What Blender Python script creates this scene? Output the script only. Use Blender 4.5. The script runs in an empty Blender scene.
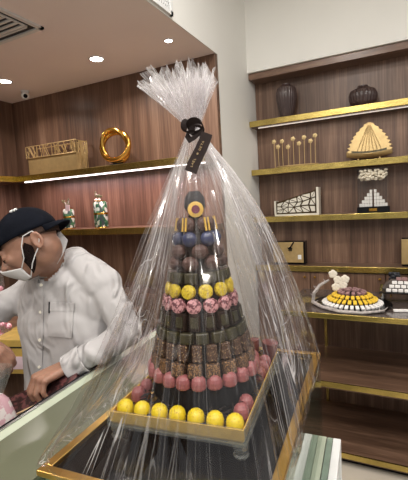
import bpy, bmesh, math, random
from mathutils import Vector, Matrix, Quaternion, noise
from mathutils.bvhtree import BVHTree
PI = math.pi
C = bpy.context.scene.collection
SC = bpy.context.scene
rnd = random.Random(7)

# ------------------------------------------------------------------ camera
H = 1.55
EX = Vector((0.8934662510861527, 0.4456401237040925, -0.05588325612432702))      # picture right
EY = Vector((-0.009210992279238689, -0.10621804322350202, -0.9943001984895412))  # picture down
EZ = Vector((-0.44903587361288605, 0.888888411128625, -0.0907974491378519))      # into the place
F = 390.0
CAM = Vector((0, 0, H))
cam_d = bpy.data.cameras.new('camera')
cam = bpy.data.objects.new('camera', cam_d)
C.objects.link(cam)
M = Matrix((EX, -EY, -EZ)).transposed().to_4x4()
M.translation = CAM
cam.matrix_world = M
cam_d.sensor_fit = 'HORIZONTAL'
cam_d.sensor_width = 36.0
cam_d.lens = F * 36.0 / 408.0
cam_d.clip_start = 0.02
SC.camera = cam

def ray(px, py):
    return EX * (px - 204) + EY * (py - 240) + EZ * F
def at(px, py, d):
    return CAM + ray(px, py) * (d / F)
def onY(px, py, y):
    r = ray(px, py); return CAM + r * (y / r.y)
def onZ(px, py, z):
    r = ray(px, py); return CAM + r * ((z - H) / r.z)
def onX(px, py, x):
    r = ray(px, py); return CAM + r * (x / r.x)
def pj(P):
    q = P - CAM
    return 204 + F * q.dot(EX) / q.dot(EZ), 240 + F * q.dot(EY) / q.dot(EZ)

# ------------------------------------------------------------------ materials
def new_mat(name):
    m = bpy.data.materials.new(name); m.use_nodes = True
    return m, m.node_tree.nodes, m.node_tree.links, m.node_tree.nodes['Principled BSDF']
def setp(b, **k):
    for a, v in k.items():
        b.inputs[a.replace('_', ' ')].default_value = v
def ramp(N, stops):
    r = N.new('ShaderNodeValToRGB'); e = r.color_ramp.elements
    while len(e) < len(stops): e.new(0.5)
    for i, (p, c) in enumerate(stops):
        e[i].position = p; e[i].color = (c[0], c[1], c[2], 1)
    return r
def coords(N, L, scale=(1, 1, 1), kind='Object'):
    t = N.new('ShaderNodeTexCoord'); mp = N.new('ShaderNodeMapping')
    mp.inputs['Scale'].default_value = scale
    L.new(t.outputs[kind], mp.inputs['Vector']); return mp
def plain(name, col, rough=0.5, metal=0.0, var=0.12, scale=30, bump=0.0, bscale=120, coat=0.0, **k):
    m, N, L, b = new_mat(name)
    mp = coords(N, L)
    n = N.new('ShaderNodeTexNoise'); n.inputs['Scale'].default_value = scale; n.inputs['Detail'].default_value = 4
    L.new(mp.outputs[0], n.inputs['Vector'])
    r = ramp(N, [(0.3, [c * (1 - var) for c in col]), (0.7, [min(1, c * (1 + var)) for c in col])])
    L.new(n.outputs['Fac'], r.inputs[0]); L.new(r.outputs[0], b.inputs['Base Color'])
    setp(b, Roughness=rough, Metallic=metal)
    b.inputs['Coat Weight'].default_value = coat
    if bump:
        n2 = N.new('ShaderNodeTexNoise'); n2.inputs['Scale'].default_value = bscale; n2.inputs['Detail'].default_value = 3
        L.new(mp.outputs[0], n2.inputs['Vector'])
        bp = N.new('ShaderNodeBump'); bp.inputs['Strength'].default_value = bump; bp.inputs['Distance'].default_value = 0.01
        L.new(n2.outputs['Fac'], bp.inputs['Height']); L.new(bp.outputs[0], b.inputs['Normal'])
    for a, v in k.items(): b.inputs[a.replace('_', ' ')].default_value = v
    return m
def wood(name, c1, c2, c3, sx=(9, 9, .55), rough=0.38):
    m, N, L, b = new_mat(name)
    mp = coords(N, L, sx)
    n = N.new('ShaderNodeTexNoise'); n.inputs['Scale'].default_value = 1.6; n.inputs['Detail'].default_value = 7
    n.inputs['Roughness'].default_value = 0.62; n.inputs['Distortion'].default_value = 0.5
    L.new(mp.outputs[0], n.inputs['Vector'])
    mp2 = coords(N, L, (sx[0] * 9, sx[1] * 9, sx[2] * 3))
    n2 = N.new('ShaderNodeTexNoise'); n2.inputs['Scale'].default_value = 1.5; n2.inputs['Detail'].default_value = 3
    L.new(mp2.outputs[0], n2.inputs['Vector'])
    mx = N.new('ShaderNodeMix'); mx.inputs[0].default_value = 0.35
    L.new(n.outputs['Fac'], mx.inputs[2]); L.new(n2.outputs['Fac'], mx.inputs[3])
    r = ramp(N, [(0.32, c1), (0.5, c2), (0.68, c3)])
    L.new(mx.outputs[0], r.inputs[0]); L.new(r.outputs[0], b.inputs['Base Color'])
    setp(b, Roughness=rough)
    return m
def emis(name, col, st):
    m, N, L, b = new_mat(name)
    setp(b, Base_Color=(*col, 1), Emission_Color=(*col, 1), Emission_Strength=st)
    return m
def facing(N, L, lo, hi):
    # Schlick-like reflectance, the same from both sides of a thin sheet
    f = N.new('ShaderNodeLayerWeight'); f.inputs['Blend'].default_value = .5
    p = N.new('ShaderNodeMath'); p.operation = 'POWER'; p.inputs[1].default_value = 4.0; L.new(f.outputs['Facing'], p.inputs[0])
    a = N.new('ShaderNodeMath'); a.operation = 'MULTIPLY_ADD'; a.inputs[1].default_value = hi; a.inputs[2].default_value = lo
    L.new(p.outputs[0], a.inputs[0]); return a, f
def glassy(name, tint, gl=0.10, white=0.0, rough=0.02):
    m = bpy.data.materials.new(name); m.use_nodes = True
    N, L = m.node_tree.nodes, m.node_tree.links; N.clear()
    o = N.new('ShaderNodeOutputMaterial'); t = N.new('ShaderNodeBsdfTransparent'); g = N.new('ShaderNodeBsdfGlossy')
    t.inputs[0].default_value = (*tint, 1); g.inputs['Roughness'].default_value = rough
    a, f = facing(N, L, gl * .3 + .03, .75)
    mx = N.new('ShaderNodeMixShader'); L.new(a.outputs[0], mx.inputs[0]); L.new(t.outputs[0], mx.inputs[1]); L.new(g.outputs[0], mx.inputs[2])
    last = mx
    if white:
        d = N.new('ShaderNodeBsdfDiffuse'); d.inputs[0].default_value = (.8, .85, .8, 1)
        m2 = N.new('ShaderNodeMixShader'); m2.inputs[0].default_value = white
        L.new(last.outputs[0], m2.inputs[1]); L.new(d.outputs[0], m2.inputs[2]); last = m2
    L.new(last.outputs[0], o.inputs[0])
    return m
def film_mat(name, base_w, crease_w, useg=150, tint=(.94, .932, .935), top=.32, topc=.4, sparse=(.50, .66)):
    # thin clear plastic film with whitened creases running along the pleats, closer together where it is gathered
    m = bpy.data.materials.new(name); m.use_nodes = True
    N, L = m.node_tree.nodes, m.node_tree.links; N.clear()
    def math_(op, a, b=None, c=None):
        n = N.new('ShaderNodeMath'); n.operation = op
        for i, q in enumerate((a, b, c)):
            if q is None: continue
            if isinstance(q, (int, float)): n.inputs[i].default_value = q
            else: L.new(q, n.inputs[i])
        return n.outputs[0]
    o = N.new('ShaderNodeOutputMaterial'); t = N.new('ShaderNodeBsdfTransparent'); t.inputs[0].default_value = (*tint, 1)
    g = N.new('ShaderNodeBsdfGlossy'); g.inputs['Roughness'].default_value = 0.09; g.inputs[0].default_value = (1, .98, .99, 1)
    a, f = facing(N, L, .05, .60)
    mx = N.new('ShaderNodeMixShader'); L.new(a.outputs[0], mx.inputs[0]); L.new(t.outputs[0], mx.inputs[1]); L.new(g.outputs[0], mx.inputs[2])
    d = N.new('ShaderNodeBsdfDiffuse'); d.inputs[0].default_value = (.93, .91, .92, 1)
    tl = N.new('ShaderNodeBsdfTranslucent'); tl.inputs[0].default_value = (.93, .91, .92, 1)
    dm = N.new('ShaderNodeMixShader'); dm.inputs[0].default_value = .45
    L.new(d.outputs[0], dm.inputs[1]); L.new(tl.outputs[0], dm.inputs[2])
    tc = N.new('ShaderNodeTexCoord')
    def nz(sx, sy, rot=0, det=1.0, dist=0.0):
        mp = N.new('ShaderNodeMapping'); mp.inputs['Scale'].default_value = (sx, sy, 1); mp.inputs['Rotation'].default_value = (0, 0, rot)
        L.new(tc.outputs['UV'], mp.inputs['Vector'])
        n = N.new('ShaderNodeTexNoise'); n.inputs['Scale'].default_value = 1.0; n.inputs['Detail'].default_value = det; n.inputs['Distortion'].default_value = dist
        L.new(mp.outputs[0], n.inputs['Vector']); return n.outputs['Fac']
    def line(v, w):
        return math_('SMOOTH_MIN', 1.0, math_('MAXIMUM', math_('SUBTRACT', 1.0, math_('DIVIDE', math_('ABSOLUTE', math_('SUBTRACT', v, .5)), w)), 0.0), .01)
    def rng(v, a, b):
        r = N.new('ShaderNodeMapRange'); r.inputs[1].default_value = a; r.inputs[2].default_value = b; L.new(v, r.inputs[0]); return r.outputs[0]
    c1 = line(nz(useg, .9, 0), .016); c2 = line(nz(useg * .30, 1.2, .015), .007); c3 = line(nz(26, 8, .5, 1.5, .5), .005); c5 = line(nz(useg * .55, 2.4, -.03), .010)
    m1 = rng(nz(22, 2.2, 0, 1.5), *sparse); m2_ = rng(nz(9, 2.6, 1.0, 1.5), .42, .56); m3 = rng(nz(7, 5, 2.0), .53, .60); m5 = rng(nz(16, 4, 1.3, 1.5), .50, .58)
    cr = math_('MAXIMUM', math_('MAXIMUM', math_('MULTIPLY', c5, m5), math_('MAXIMUM', math_('MULTIPLY', c1, m1), math_('MULTIPLY', c2, m2_))), math_('MULTIPLY', math_('MULTIPLY', c3, m3), .8))
    sp = N.new('ShaderNodeSeparateXYZ'); L.new(tc.outputs['UV'], sp.inputs[0])
    up = rng(sp.outputs[1], .42, 1.0)
    taut = rng(math_('ABSOLUTE', math_('SUBTRACT', sp.outputs[0], .80)), .035, .11)
    t2 = math_('MULTIPLY_ADD', taut, .78, .22)
    cr = math_('MULTIPLY', cr, math_('MAXIMUM', t2, math_('MULTIPLY', rng(sp.outputs[1], .82, .98), 1.0)))
    cw = math_('MULTIPLY_ADD', up, topc, crease_w)
    bw = math_('MULTIPLY_ADD', math_('MULTIPLY', math_('MULTIPLY', up, up), math_('MAXIMUM', t2, rng(sp.outputs[1], .86, .98))), top, base_w)
    # gathered film: fine line texture everywhere near the tie
    c4 = math_('MULTIPLY', rng(nz(useg * 2.4, 1.6, 0, 2), .44, .62), bw)
    fin = math_('MINIMUM', math_('ADD', math_('MULTIPLY', cr, cw), math_('ADD', math_('MULTIPLY', bw, .45), c4)), .92)
    m2 = N.new('ShaderNodeMixShader'); L.new(fin, m2.inputs[0]); L.new(mx.outputs[0], m2.inputs[1]); L.new(dm.outputs[0], m2.inputs[2])
    L.new(m2.outputs[0], o.inputs[0])
    bp = N.new('ShaderNodeBump'); bp.inputs['Strength'].default_value = .55; bp.inputs['Distance'].default_value = .004
    L.new(nz(60, 3, 0, 2), bp.inputs['Height']); L.new(bp.outputs[0], g.inputs['Normal']); L.new(bp.outputs[0], f.inputs['Normal'])
    return m

W = {}
W['wood'] = wood('walnut_panel', (.064, .034, .022), (.150, .083, .054), (.30, .183, .122))
W['shelfwood'] = wood('walnut_shelf', (.062, .034, .022), (.14, .078, .050), (.26, .152, .100), (.55, 9, 9), .3)
W['paint'] = plain('cream_wall_paint', (.86, .845, .80), .7, var=.015, scale=2)
W['ceil'] = plain('ceiling_paint', (.93, .83, .80), .8, var=.02, scale=2)
W['floor'] = plain('beige_stone_floor', (.52, .47, .40), .25, var=.06, scale=4)
W['brass'] = plain('brushed_brass', (.54, .41, .13), .27, 1.0, var=.2, scale=9, bump=.1, bscale=60)
W['gold'] = plain('polished_gold', (.78, .44, .09), .16, 1.0, var=.08, scale=12)
W['palegold'] = plain('satin_gold', (.52, .37, .17), .42, .6, var=.08)
W['blackgloss'] = plain('black_gloss', (.006, .0055, .0055), .10, var=.1, Specular_IOR_Level=.16)
W['black'] = plain('black_matt', (.012, .012, .013), .6, Specular_IOR_Level=.05, var=.2)
W['chrome'] = plain('grey_metal', (.5, .5, .5), .25, 1.0)
W['white'] = plain('white_plastic', (.75, .75, .74), .4, var=.03)
W['grille'] = plain('grille_dark', (.03, .03, .032), .6)
W['clearbox'] = glassy('thin_clear_box', (.97, .97, .96), 0)
W['glass'] = glassy('clear_glass', (.93, .97, .95), .1)
W['acrylic'] = glassy('clear_acrylic', (.95, .97, .96), .25, .05)
W['countertop'] = None
W['led'] = emis('led_strip_glow', (1, .93, .90), 5)
W['ledweak'] = emis('dim_led_strip', (1, .9, .8), .8)
W['lamp'] = emis('lamp_glow', (1, .95, .86), 30)

# ------------------------------------------------------------------ mesh helpers
class MB:
    def __init__(s): s.v = []; s.f = []; s.uv = None
    def add(s, vs, fs):
        o = len(s.v); s.v += [Vector(v) for v in vs]; s.f += [tuple(i + o for i in f) for f in fs]; return s
    def box(s, a, b, M=None):
        x0, y0, z0 = a; x1, y1, z1 = b
        vs = [Vector(p) for p in ((x0,y0,z0),(x1,y0,z0),(x1,y1,z0),(x0,y1,z0),(x0,y0,z1),(x1,y0,z1),(x1,y1,z1),(x0,y1,z1))]
        if M: vs = [M @ v for v in vs]
        return s.add(vs, [(0,3,2,1),(4,5,6,7),(0,1,5,4),(1,2,6,5),(2,3,7,6),(3,0,4,7)])
    def lathe(s, prof, c=(0,0,0), n=24, M=None, cap=True):
        c = Vector(c); vs = []; fs = []
        for r, z in prof:
            for i in range(n):
                a = 2*PI*i/n; p = Vector((r*math.cos(a), r*math.sin(a), z))
                if M: p = M @ p
                vs.append(p + c)
        for j in range(len(prof)-1):
            for i in range(n):
                k = (i+1) % n; fs.append((j*n+i, j*n+k, (j+1)*n+k, (j+1)*n+i))
        if cap:
            fs.append(tuple(range(n-1, -1, -1))); fs.append(tuple((len(prof)-1)*n+i for i in range(n)))
        return s.add(vs, fs)
    def ball(s, c, r, n=14, m=9, sc=(1,1,1), M=None):
        prof = [(max(1e-4, math.sin(PI*j/m)), -math.cos(PI*j/m)) for j in range(m+1)]
        S = Matrix.Diagonal((r*sc[0], r*sc[1], r*sc[2]))
        if M: S = M.to_3x3() @ S
        return s.lathe(prof, c, n, S)
    def tube(s, pts, r, n=8, cap=True, closed=False):
        pts = [Vector(p) for p in pts]; L = len(pts); rs = r if isinstance(r, (list, tuple)) else [r]*L
        vs = []; fs = []; up = None
        for i, p in enumerate(pts):
            if closed: d = pts[(i+1) % L] - pts[i-1]
            else: d = pts[min(i+1, L-1)] - pts[max(i-1, 0)]
            d = d.normalized() if d.length > 1e-9 else Vector((0,0,1))
            if up is None: up = Vector((0,0,1)) if abs(d.z) < .9 else Vector((1,0,0))
            a = d.cross(up).normalized(); up = a.cross(d).normalized()
            for k in range(n):
                t = 2*PI*k/n; vs.append(p + (a*math.cos(t) + up*math.sin(t))*rs[i])
        for i in range(L if closed else L-1):
            j = (i+1) % L
            for k in range(n):
                q = (k+1) % n; fs.append((i*n+k, i*n+q, j*n+q, j*n+k))
        if cap and not closed:
            fs.append(tuple(range(n-1, -1, -1))); fs.append(tuple((L-1)*n+k for k in range(n)))
        return s.add(vs, fs)
    def caps(s, a, b, ra, rb, n=16, sc=None):      # tapered capsule
        a = Vector(a); b = Vector(b); d = b-a; L = d.length
        q = d.normalized().to_track_quat('Z', 'Y').to_matrix() if L > 1e-6 else Matrix.Identity(3)
        prof = [(ra*math.sin(PI/2*j/5)+1e-4, -ra*math.cos(PI/2*j/5)) for j in range(6)]
        prof += [(rb*math.cos(PI/2*j/5)+1e-4, L+rb*math.sin(PI/2*j/5)) for j in range(6)]
        return s.lathe(prof, a, n, q)
    def prism(s, poly, z0, z1, M=None):            # poly in xy, CCW
        n = len(poly)
        vs = [Vector((x, y, z0)) for x, y in poly] + [Vector((x, y, z1)) for x, y in poly]
        if M: vs = [M @ v for v in vs]
        return s.add(vs, [tuple(range(n-1,-1,-1)), tuple(range(n, 2*n))] + [(i, (i+1)%n, (i+1)%n+n, i+n) for i in range(n)])
    def grid(s, P, th=0.0, nrm=None):              # P[i][j] surface grid, thickened
        a = len(P); b = len(P[0]); base = [Vector(p) for r_ in P for p in r_]
        fs = [(i*b+j, i*b+j+1, (i+1)*b+j+1, (i+1)*b+j) for i in range(a-1) for j in range(b-1)]
        if not th: return s.add(base, fs)
        nv = Vector(nrm).normalized()*th if nrm is not None else None
        out = [v + nv for v in base]; n = len(base)
        fs2 = [tuple(reversed([i+n for i in f])) for f in fs]
        rim = [(0, j) for j in range(b)] + [(i, b-1) for i in range(1, a)] + [(a-1, j) for j in range(b-2, -1, -1)] + [(i, 0) for i in range(a-2, 0, -1)]
        rim = [i*b+j for i, j in rim]
        side = [(rim[k], rim[k]+n, rim[(k+1)%len(rim)]+n, rim[(k+1)%len(rim)]) for k in range(len(rim))]
        return s.add(base+out, fs+fs2+side)
    def mesh(s, name):
        me = bpy.data.meshes.new(name); me.from_pydata([tuple(v) for v in s.v], [], s.f); me.update(); return me
    def build(s, name, mat, parent=None, smooth=False, bevel=0, loc=None, rot=None, fix=True):
        me = s.mesh(name)
        if fix:
            bm = bmesh.new(); bm.from_mesh(me); bmesh.ops.recalc_face_normals(bm, faces=bm.faces[:]); bm.to_mesh(me); bm.free()
        mats = mat if isinstance(mat, (list, tuple)) else [mat]
        for q in mats: me.materials.append(q)
        if smooth:
            for p in me.polygons: p.use_smooth = True
            try: me.set_sharp_from_angle(angle=math.radians(42))
            except Exception: pass
        o = bpy.data.objects.new(name, me); C.objects.link(o)
        if parent: o.parent = parent
        if loc is not None: o.location = loc
        if rot is not None: o.rotation_euler = rot
        if bevel:
            b = o.modifiers.new('bevel', 'BEVEL'); b.width = bevel; b.segments = 2; b.limit_method = 'ANGLE'
        return o
def tag(o, label=None, cat=None, group=None, kind=None):
    if label: o['label'] = label
    if cat: o['category'] = cat
    if group: o['group'] = group
    if kind: o['kind'] = kind
    return o
def empty(name, loc, rz=0, label=None, cat=None, group=None):
    o = bpy.data.objects.new(name, None); C.objects.link(o); o.location = loc; o.rotation_euler = (0, 0, rz)
    o.empty_display_size = .05
    return tag(o, label, cat, group)
def struct(o): o['kind'] = 'structure'; return o
def remesh(o, vox, sm=0, fac=.5):
    m = o.modifiers.new('r', 'REMESH'); m.mode = 'VOXEL'; m.voxel_size = vox; m.use_smooth_shade = True
    if sm:
        s_ = o.modifiers.new('s', 'SMOOTH'); s_.iterations = sm; s_.factor = fac
    bpy.context.view_layer.update()
    dg = bpy.context.evaluated_depsgraph_get()
    me = bpy.data.meshes.new_from_object(o.evaluated_get(dg))
    mats = list(o.data.materials); o.modifiers.clear(); o.data = me
    if not me.materials:
        for q in mats: me.materials.append(q)
    for p in me.polygons: p.use_smooth = True
    return o
def dup(o, parent=None):
    c = o.copy(); C.objects.link(c)
    if parent: c.parent = parent
    for ch in [x for x in bpy.data.objects if x.parent == o]: dup(ch, c)
    return c

# ------------------------------------------------------------------ the room
PX = -1.055                      # plane of the white pier
struct(MB().box((-3.6, -3.2, -.1), (3.0, 3.6, 0)).build('floor', W['floor']))
struct(MB().box((-3.15, -3.0, 2.515), (PX, 2.42, 3.3)).build('ceiling', [W['ceil']]))
struct(MB().box((PX, -3.0, 3.3), (3.0, 3.4, 3.4)).build('ceiling_main', W['paint']))
struct(MB().box((-3.4, 2.42, 0), (PX, 3.5, 3.3)).build('wall_pier', W['paint']))
struct(MB().box((-3.3, -3.0, 0), (-3.0, 2.42, 2.515)).build('wall_left', W['wood']))
struct(MB().box((PX, 3.22, 0), (3.0, 3.4, 3.3)).build('wall_back', W['paint']))
struct(MB().box((PX, 3.0, 2.55), (3.0, 3.22, 3.3)).build('wall_header', W['paint']))
# white skin over the side of the lowered ceiling
struct(MB().box((PX - .001, -3.0, 2.515), (PX + .006, 2.42, 3.3)).build('trim_1', W['paint']))

# --------------------------------- shelving recess, right
def yardX(px, py, y): return onY(px, py, y).x
U = empty('wall_shelving', (0, 3.0, 0), 0, 'walnut wall shelving with four brass-edged shelves in the right recess', 'shelving')
MB().box((PX + .002, .17, 0), (2.4, .215, 2.548)).build('back_panel', W['wood'], U)
MB().box((PX + .002, .02, 2.50), (2.4, .17, 2.548)).build('top_panel', W['shelfwood'], U)
for z in (2.163, 1.785, 1.41, 1.022):
    s = MB().box((PX + .002, .006, z - .028), (2.4, .17, z + .014)).build('shelf', W['shelfwood'], U)
    MB().box((PX + .002, -.010, z - .030), (2.4, .006, z + .014)).build('brass_edge', W['brass'], s, bevel=.002)
    if z > 2:
        MB().box((PX + .05, .06, z - .034), (2.4, .066, z - .0285)).build('light_strip', W['ledweak'], s)
xk = [yardX(305, 276, 3.0), yardX(315, 276.4, 3.0), yardX(380, 281, 3.0), yardX(391, 281.5, 3.0)]
edges = [PX + .004, (xk[0] + xk[1]) / 2, (xk[2] + xk[3]) / 2, (xk[2] + xk[3]) / 2 + .5, 1.2]
for i in range(4):
    d = MB().box((edges[i] + .003, .008, .05), (edges[i + 1] - .003, .028, .985)).build('door', W['wood'], U, bevel=.002)
    kx = [xk[0], xk[2], xk[3], edges[4] - .04][i] if i != 1 else xk[1]
    for kk in ([xk[1], xk[2]] if i == 1 else [kx]):
        MB().lathe([(.003, 0), (.003, .014), (.009, .018), (.009, .024), (.006, .027)], (kk, .008, .95), 12, Matrix.Rotation(PI/2, 3, 'X')).build('knob', W['gold'], d, True)
MB().box((PX + .002, .03, 0), (2.4, .17, .985)).build('cabinet_body', W['wood'], U)

# --------------------------------- shelving recess, left
zu, zl, YS, XS = 1.842, 1.407, 2.17, -2.735
V = empty('corner_shelving', (-2.0, 2.3, 0), 0, 'walnut corner shelving with two brass-edged shelves behind the man', 'shelving')
o_ = Vector((-2.0, 2.3, 0))
def vb(a, b, nm, mat, par=V, **k):
    return MB().box(Vector(a) - o_, Vector(b) - o_).build(nm, mat, par, **k)
vb((-3.0, 2.39, 0), (PX, 2.419, 2.513), 'back_panel', W['wood'])
for z in (zu, zl):
    s = vb((-3.0, YS, z - .03), (PX, 2.39, z + .012), 'shelf', W['shelfwood'])
    vb((XS - .004, YS - .014, z - .032), (PX, YS, z + .013), 'brass_edge', W['brass'], s, bevel=.002)
    s2 = vb((-3.0, -1.0, z - .03), (XS - .014, YS - .001, z + .012), 'side_shelf', W['shelfwood'])
    vb((XS - .014, -1.0, z - .032), (XS, YS - .014, z + .013), 'brass_edge', W['brass'], s2, bevel=.002)
vb((-2.70, YS + .03, zu - .038), (PX - .02, YS + .040, zu - .031), 'light_strip', W['led'])
MB().box(Vector((-3.0, YS + .05, 0)) - o_, Vector((PX, 2.389, .95)) - o_).build('cabinet_body', W['wood'], V)
struct(MB().box((PX - .03, 2.405, 0), (PX + .004, 2.4215, 2.515)).build('trim_2', W['shelfwood']))

# --------------------------------- ceiling fittings
zc = 2.515
def downlight(p, r, label):
    t = empty('ceiling_light', p, 0, label, 'ceiling light', 'recessed ceiling lights')
    MB().lathe([(r * .78, -.002), (r * .80, -.006), (r, -.005), (r, 0), (r * .78, 0), (r * .78, -.002)], n=32, cap=False).build('ring', W['white'], t, True)
    MB().lathe([(r * .78, -.0035), (r * .78, -.0005)], n=28).build('diffuser', W['lamp'], t)
    l = bpy.data.lights.new('spot', 'AREA'); l.shape = 'DISK'; l.size = r * 1.5; l.energy = 5; l.color = (1, .91, .84); l.spread = 2.4
    lo = bpy.data.objects.new('spot', l); C.objects.link(lo); lo.parent = t; lo.location = (0, 0, -.012)
    return lo
downlight(onZ(96.5, 58.5, zc), .050, 'recessed round ceiling light above the gold ring sculpture, larger and brighter')
downlight(onZ(5, 81, zc), .050, 'recessed round ceiling light beside the small security camera')
downlight(onZ(168.5, 40, zc), .026, 'small recessed ceiling light close to the white ceiling edge')
# ceiling air vent
p1 = onZ(44, 27, zc)
t = empty('ceiling_vent', (p1.x, p1.y, zc), 0, 'square slatted air vent in the lowered ceiling at top left', 'air vent')
S = .60
fr = MB()
for k, (a, b) in enumerate(((0, .022), (.05, .062))):
    for (x0, y0, x1, y1) in ((-S + a, -S + a, -a, -S + b), (-S + a, -b, -a, -a), (-S + a, -S + a, -S + b, -a), (-b, -S + a, -a, -a)):
        fr.box((x0, y0, -.012 + k * .004), (x1, y1, -.001))
fr.build('frame', W['white'], t)
sl = MB()
for i in range(13):
    y = -S + .07 + i * .037
    sl.box((-S + .06, y, -.010), (-.06, y + .014, -.004), None)
sl.build('slats', W['white'], t)
MB().box((-S + .02, -S + .02, -.003), (-.02, -.02, -.0005)).build('backing', W['grille'], t)
# vent in the side of the lowered ceiling
a = onX(171, 17, PX + .006)
t = empty('wall_vent', (PX + .007, a.y, a.z), 0, 'white rectangular grille in the upright face beside the lowered ceiling', 'air vent')
Lv = 1.1; hv = .26
m_ = MB()
for q in ((-Lv, 0, 0, .02), (-Lv, hv - .02, 0, hv), (-Lv, 0, -Lv + .02, hv), (-.02, 0, 0, hv)):
    m_.box((0, q[0], q[1]), (.014, q[2], q[3]))
m_.build('frame', W['white'], t)
MB().box((0, -Lv + .02, .02), (.003, -.02, hv - .02)).build('backing', W['grille'], t)
m_ = MB()
for i in range(60):
    m_.box((.003, -Lv + .022 + i * .0178, .02), (.010, -Lv + .030 + i * .0178, hv - .02))
for i in range(11):
    m_.box((.003, -Lv + .02, .035 + i * .02), (.009, -.02, .043 + i * .02))
m_.build('grid', W['white'], t)
# security camera
p = onZ(25, 91, zc)
t = empty('security_camera', (p.x, p.y, zc), math.atan2(-p.y, -p.x), 'small white security camera under the ceiling in the left corner', 'security camera')
MB().lathe([(.03, -.012), (.032, -.004), (.032, 0)], n=24).build('base', W['white'], t, True)
MB().ball((0, 0, -.036), .032, 20, 12).build('housing', W['white'], t, True)
MB().ball((.018, 0, -.042), .018, 16, 10).build('lens', W['blackgloss'], t, True)

# ------------------------------------------------------------------ ornaments on the right shelves
Y0 = 3.07
def base(px, py, y, z):   # foot point on a shelf below a picture column
    q = onY(px, py, y); return Vector((q.x, y, z))
def ribbed(name, px, y, z, prof, label, ribs=26):
    b = base(px, 100, y, z)
    vs = MB(); n = ribs * 4
    P = []
    for r, h in prof:
        P.append((r, h))
    t = empty(name, b, 0, label, 'vase')
    pr = []
    for j in range(len(P) - 1):
        for k in range(4):
            u = k / 4; pr.append((P[j][0] * (1 - u) + P[j + 1][0] * u, P[j][1] * (1 - u) + P[j + 1][1] * u))
    pr.append(P[-1])
    v = []; f = []
    for r, h in pr:
        for i in range(n):
            a = 2 * PI * i / n; rr = r * (1 + .024 * math.cos(ribs * a)); v.append((rr * math.cos(a), rr * math.sin(a), h))
    for j in range(len(pr) - 1):
        for i in range(n):
            k = (i + 1) % n; f.append((j * n + i, j * n + k, (j + 1) * n + k, (j + 1) * n + i))
    f.append(tuple(range(n - 1, -1, -1)))
    MB().add(v, f).build('body', W['vase'], t, True)
    R_, hh = prof[-1]
    MB().lathe([(R_ * .78, hh - .012), (R_ * .82, hh + .006), (R_ * 1.04, hh + .007), (R_ * 1.06, hh), (R_ * .96, hh - .004)], n=32, cap=False).build('rim', W['vase'], t, True)
W['vase'] = plain('aubergine_ribbed_ceramic', (.06, .036, .033), .32, var=.15, coat=.3)
zt1, zt2, zt3, zt4 = 2.177, 1.799, 1.424, 1.036
ribbed('vase', 286.5, 3.09, zt1, [(.042, 0), (.052, .03), (.066, .09), (.077, .15), (.078, .19), (.070, .228), (.042, .244), (.032, .254)], 'tall dark ribbed vase on the top right shelf')
ribbed('vase', 363, 3.09, zt1, [(.062, 0), (.085, .03), (.094, .065), (.094, .088), (.082, .115), (.05, .132), (.034, .142)], 'low wide dark ribbed vase on the top right shelf')
# gold flower stems
b = base(297, 160, 3.055, zt2)
t = empty('flower_sculpture', b, 0, 'gold sculpture of round flowers on thin stems, second shelf', 'ornament')
MB().lathe([(.155, 0), (.165, .006), (.165, .011), (.155, .014)], n=40, M=Matrix.Diagonal((1, .28, 1))).build('base', W['palegold'], t, True)
for (qx, qy) in ((274, 142), (278, 147), (282, 141.5), (288, 147), (293, 139), (299, 143.5), (304, 137.5), (310.5, 141), (315, 135.5)):
    q = onY(qx, qy, 3.08 + rnd.uniform(-.02, .02)) - b
    MB().tube([(q.x * .98, q.y, .008), (q.x, q.y, q.z)], .0028, 6).build('stem', W['palegold'], t)
    fl = MB(); 
    for k in range(5):
        a = 2 * PI * k / 5; fl.ball((q.x + .0085 * math.cos(a), q.y - .004, q.z + .0085 * math.sin(a)), .0095, 8, 6, (1, .5, 1))
    fl.ball((q.x, q.y - .007, q.z), .007, 8, 6)
    fl.build('flower', W['creamgold'] if 'creamgold' in W else W.setdefault('creamgold', plain('cream_gold', (.72, .55, .28), .35, .5, var=.05)), t, True)
# gold shell plate on a stand
b = base(369, 157, 3.055, zt2)
t = empty('shell_ornament', b, 0, 'gold scalloped shell plate standing over a gold boat dish, second shelf', 'ornament')
n = 9; poly = []
for s_, rg in ((1, range(0, n)), (-1, range(n - 1, -1, -1))):
    for k in rg:
        u = k / (n - 1); z = .05 + .215 * u; w = .125 * (1 - u ** 2.1) + .012
        step = .020
        if s_ == 1: poly += [(w + step, z), (w - .004, z + .012)]
        else: poly += [(-(w - .004), z + .012), (-(w + step), z)]
RX = Matrix.Rotation(PI / 2, 4, 'X')
lean = Matrix.Rotation(-.12, 4, 'X')
MB().prism(poly, -.006, .006, lean @ Matrix.Translation((0, .03, 0)) @ RX).build('shell_plate', W['palegold'], t, bevel=.002)
rib = MB()
for k in range(7):
    x = (k - 3) * .026
    rib.tube([lean @ Vector((x * 1.1, .022, .06)), lean @ Vector((x * .55, .022, .17)), lean @ Vector((x * .12, .022, .255))], .003, 6)
rib.build('ribs', W['palegold'], t)
lv = []; lf = []
for (nm, w, d_, z0, mt, zz) in (('dish', .150, .045, .012, W['palegold'], .05), ('dish_lining', .115, .030, .045, W['olive'] if 'olive' in W else W.setdefault('olive', plain('dark_olive', (.10, .085, .05), .5)), .045)):
    P = []
    for i in range(15):
        u = -1 + 2 * i / 14; row = []
        for j in range(9):
            v = -1 + 2 * j / 8
            x = w * u; wid = d_ * math.sqrt(max(.02, 1 - u * u)); y = wid * v
            z = z0 + zz * (.35 * u * u + .55 * v * v) if nm == 'dish' else z0 + zz * (.25 * u * u) + .012 * (1 - v * v)
            row.append((x, y - .01, z))
        P.append(row)
    MB().grid(P, .006, (0, 0, 1)).build(nm, mt, t, True)
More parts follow.
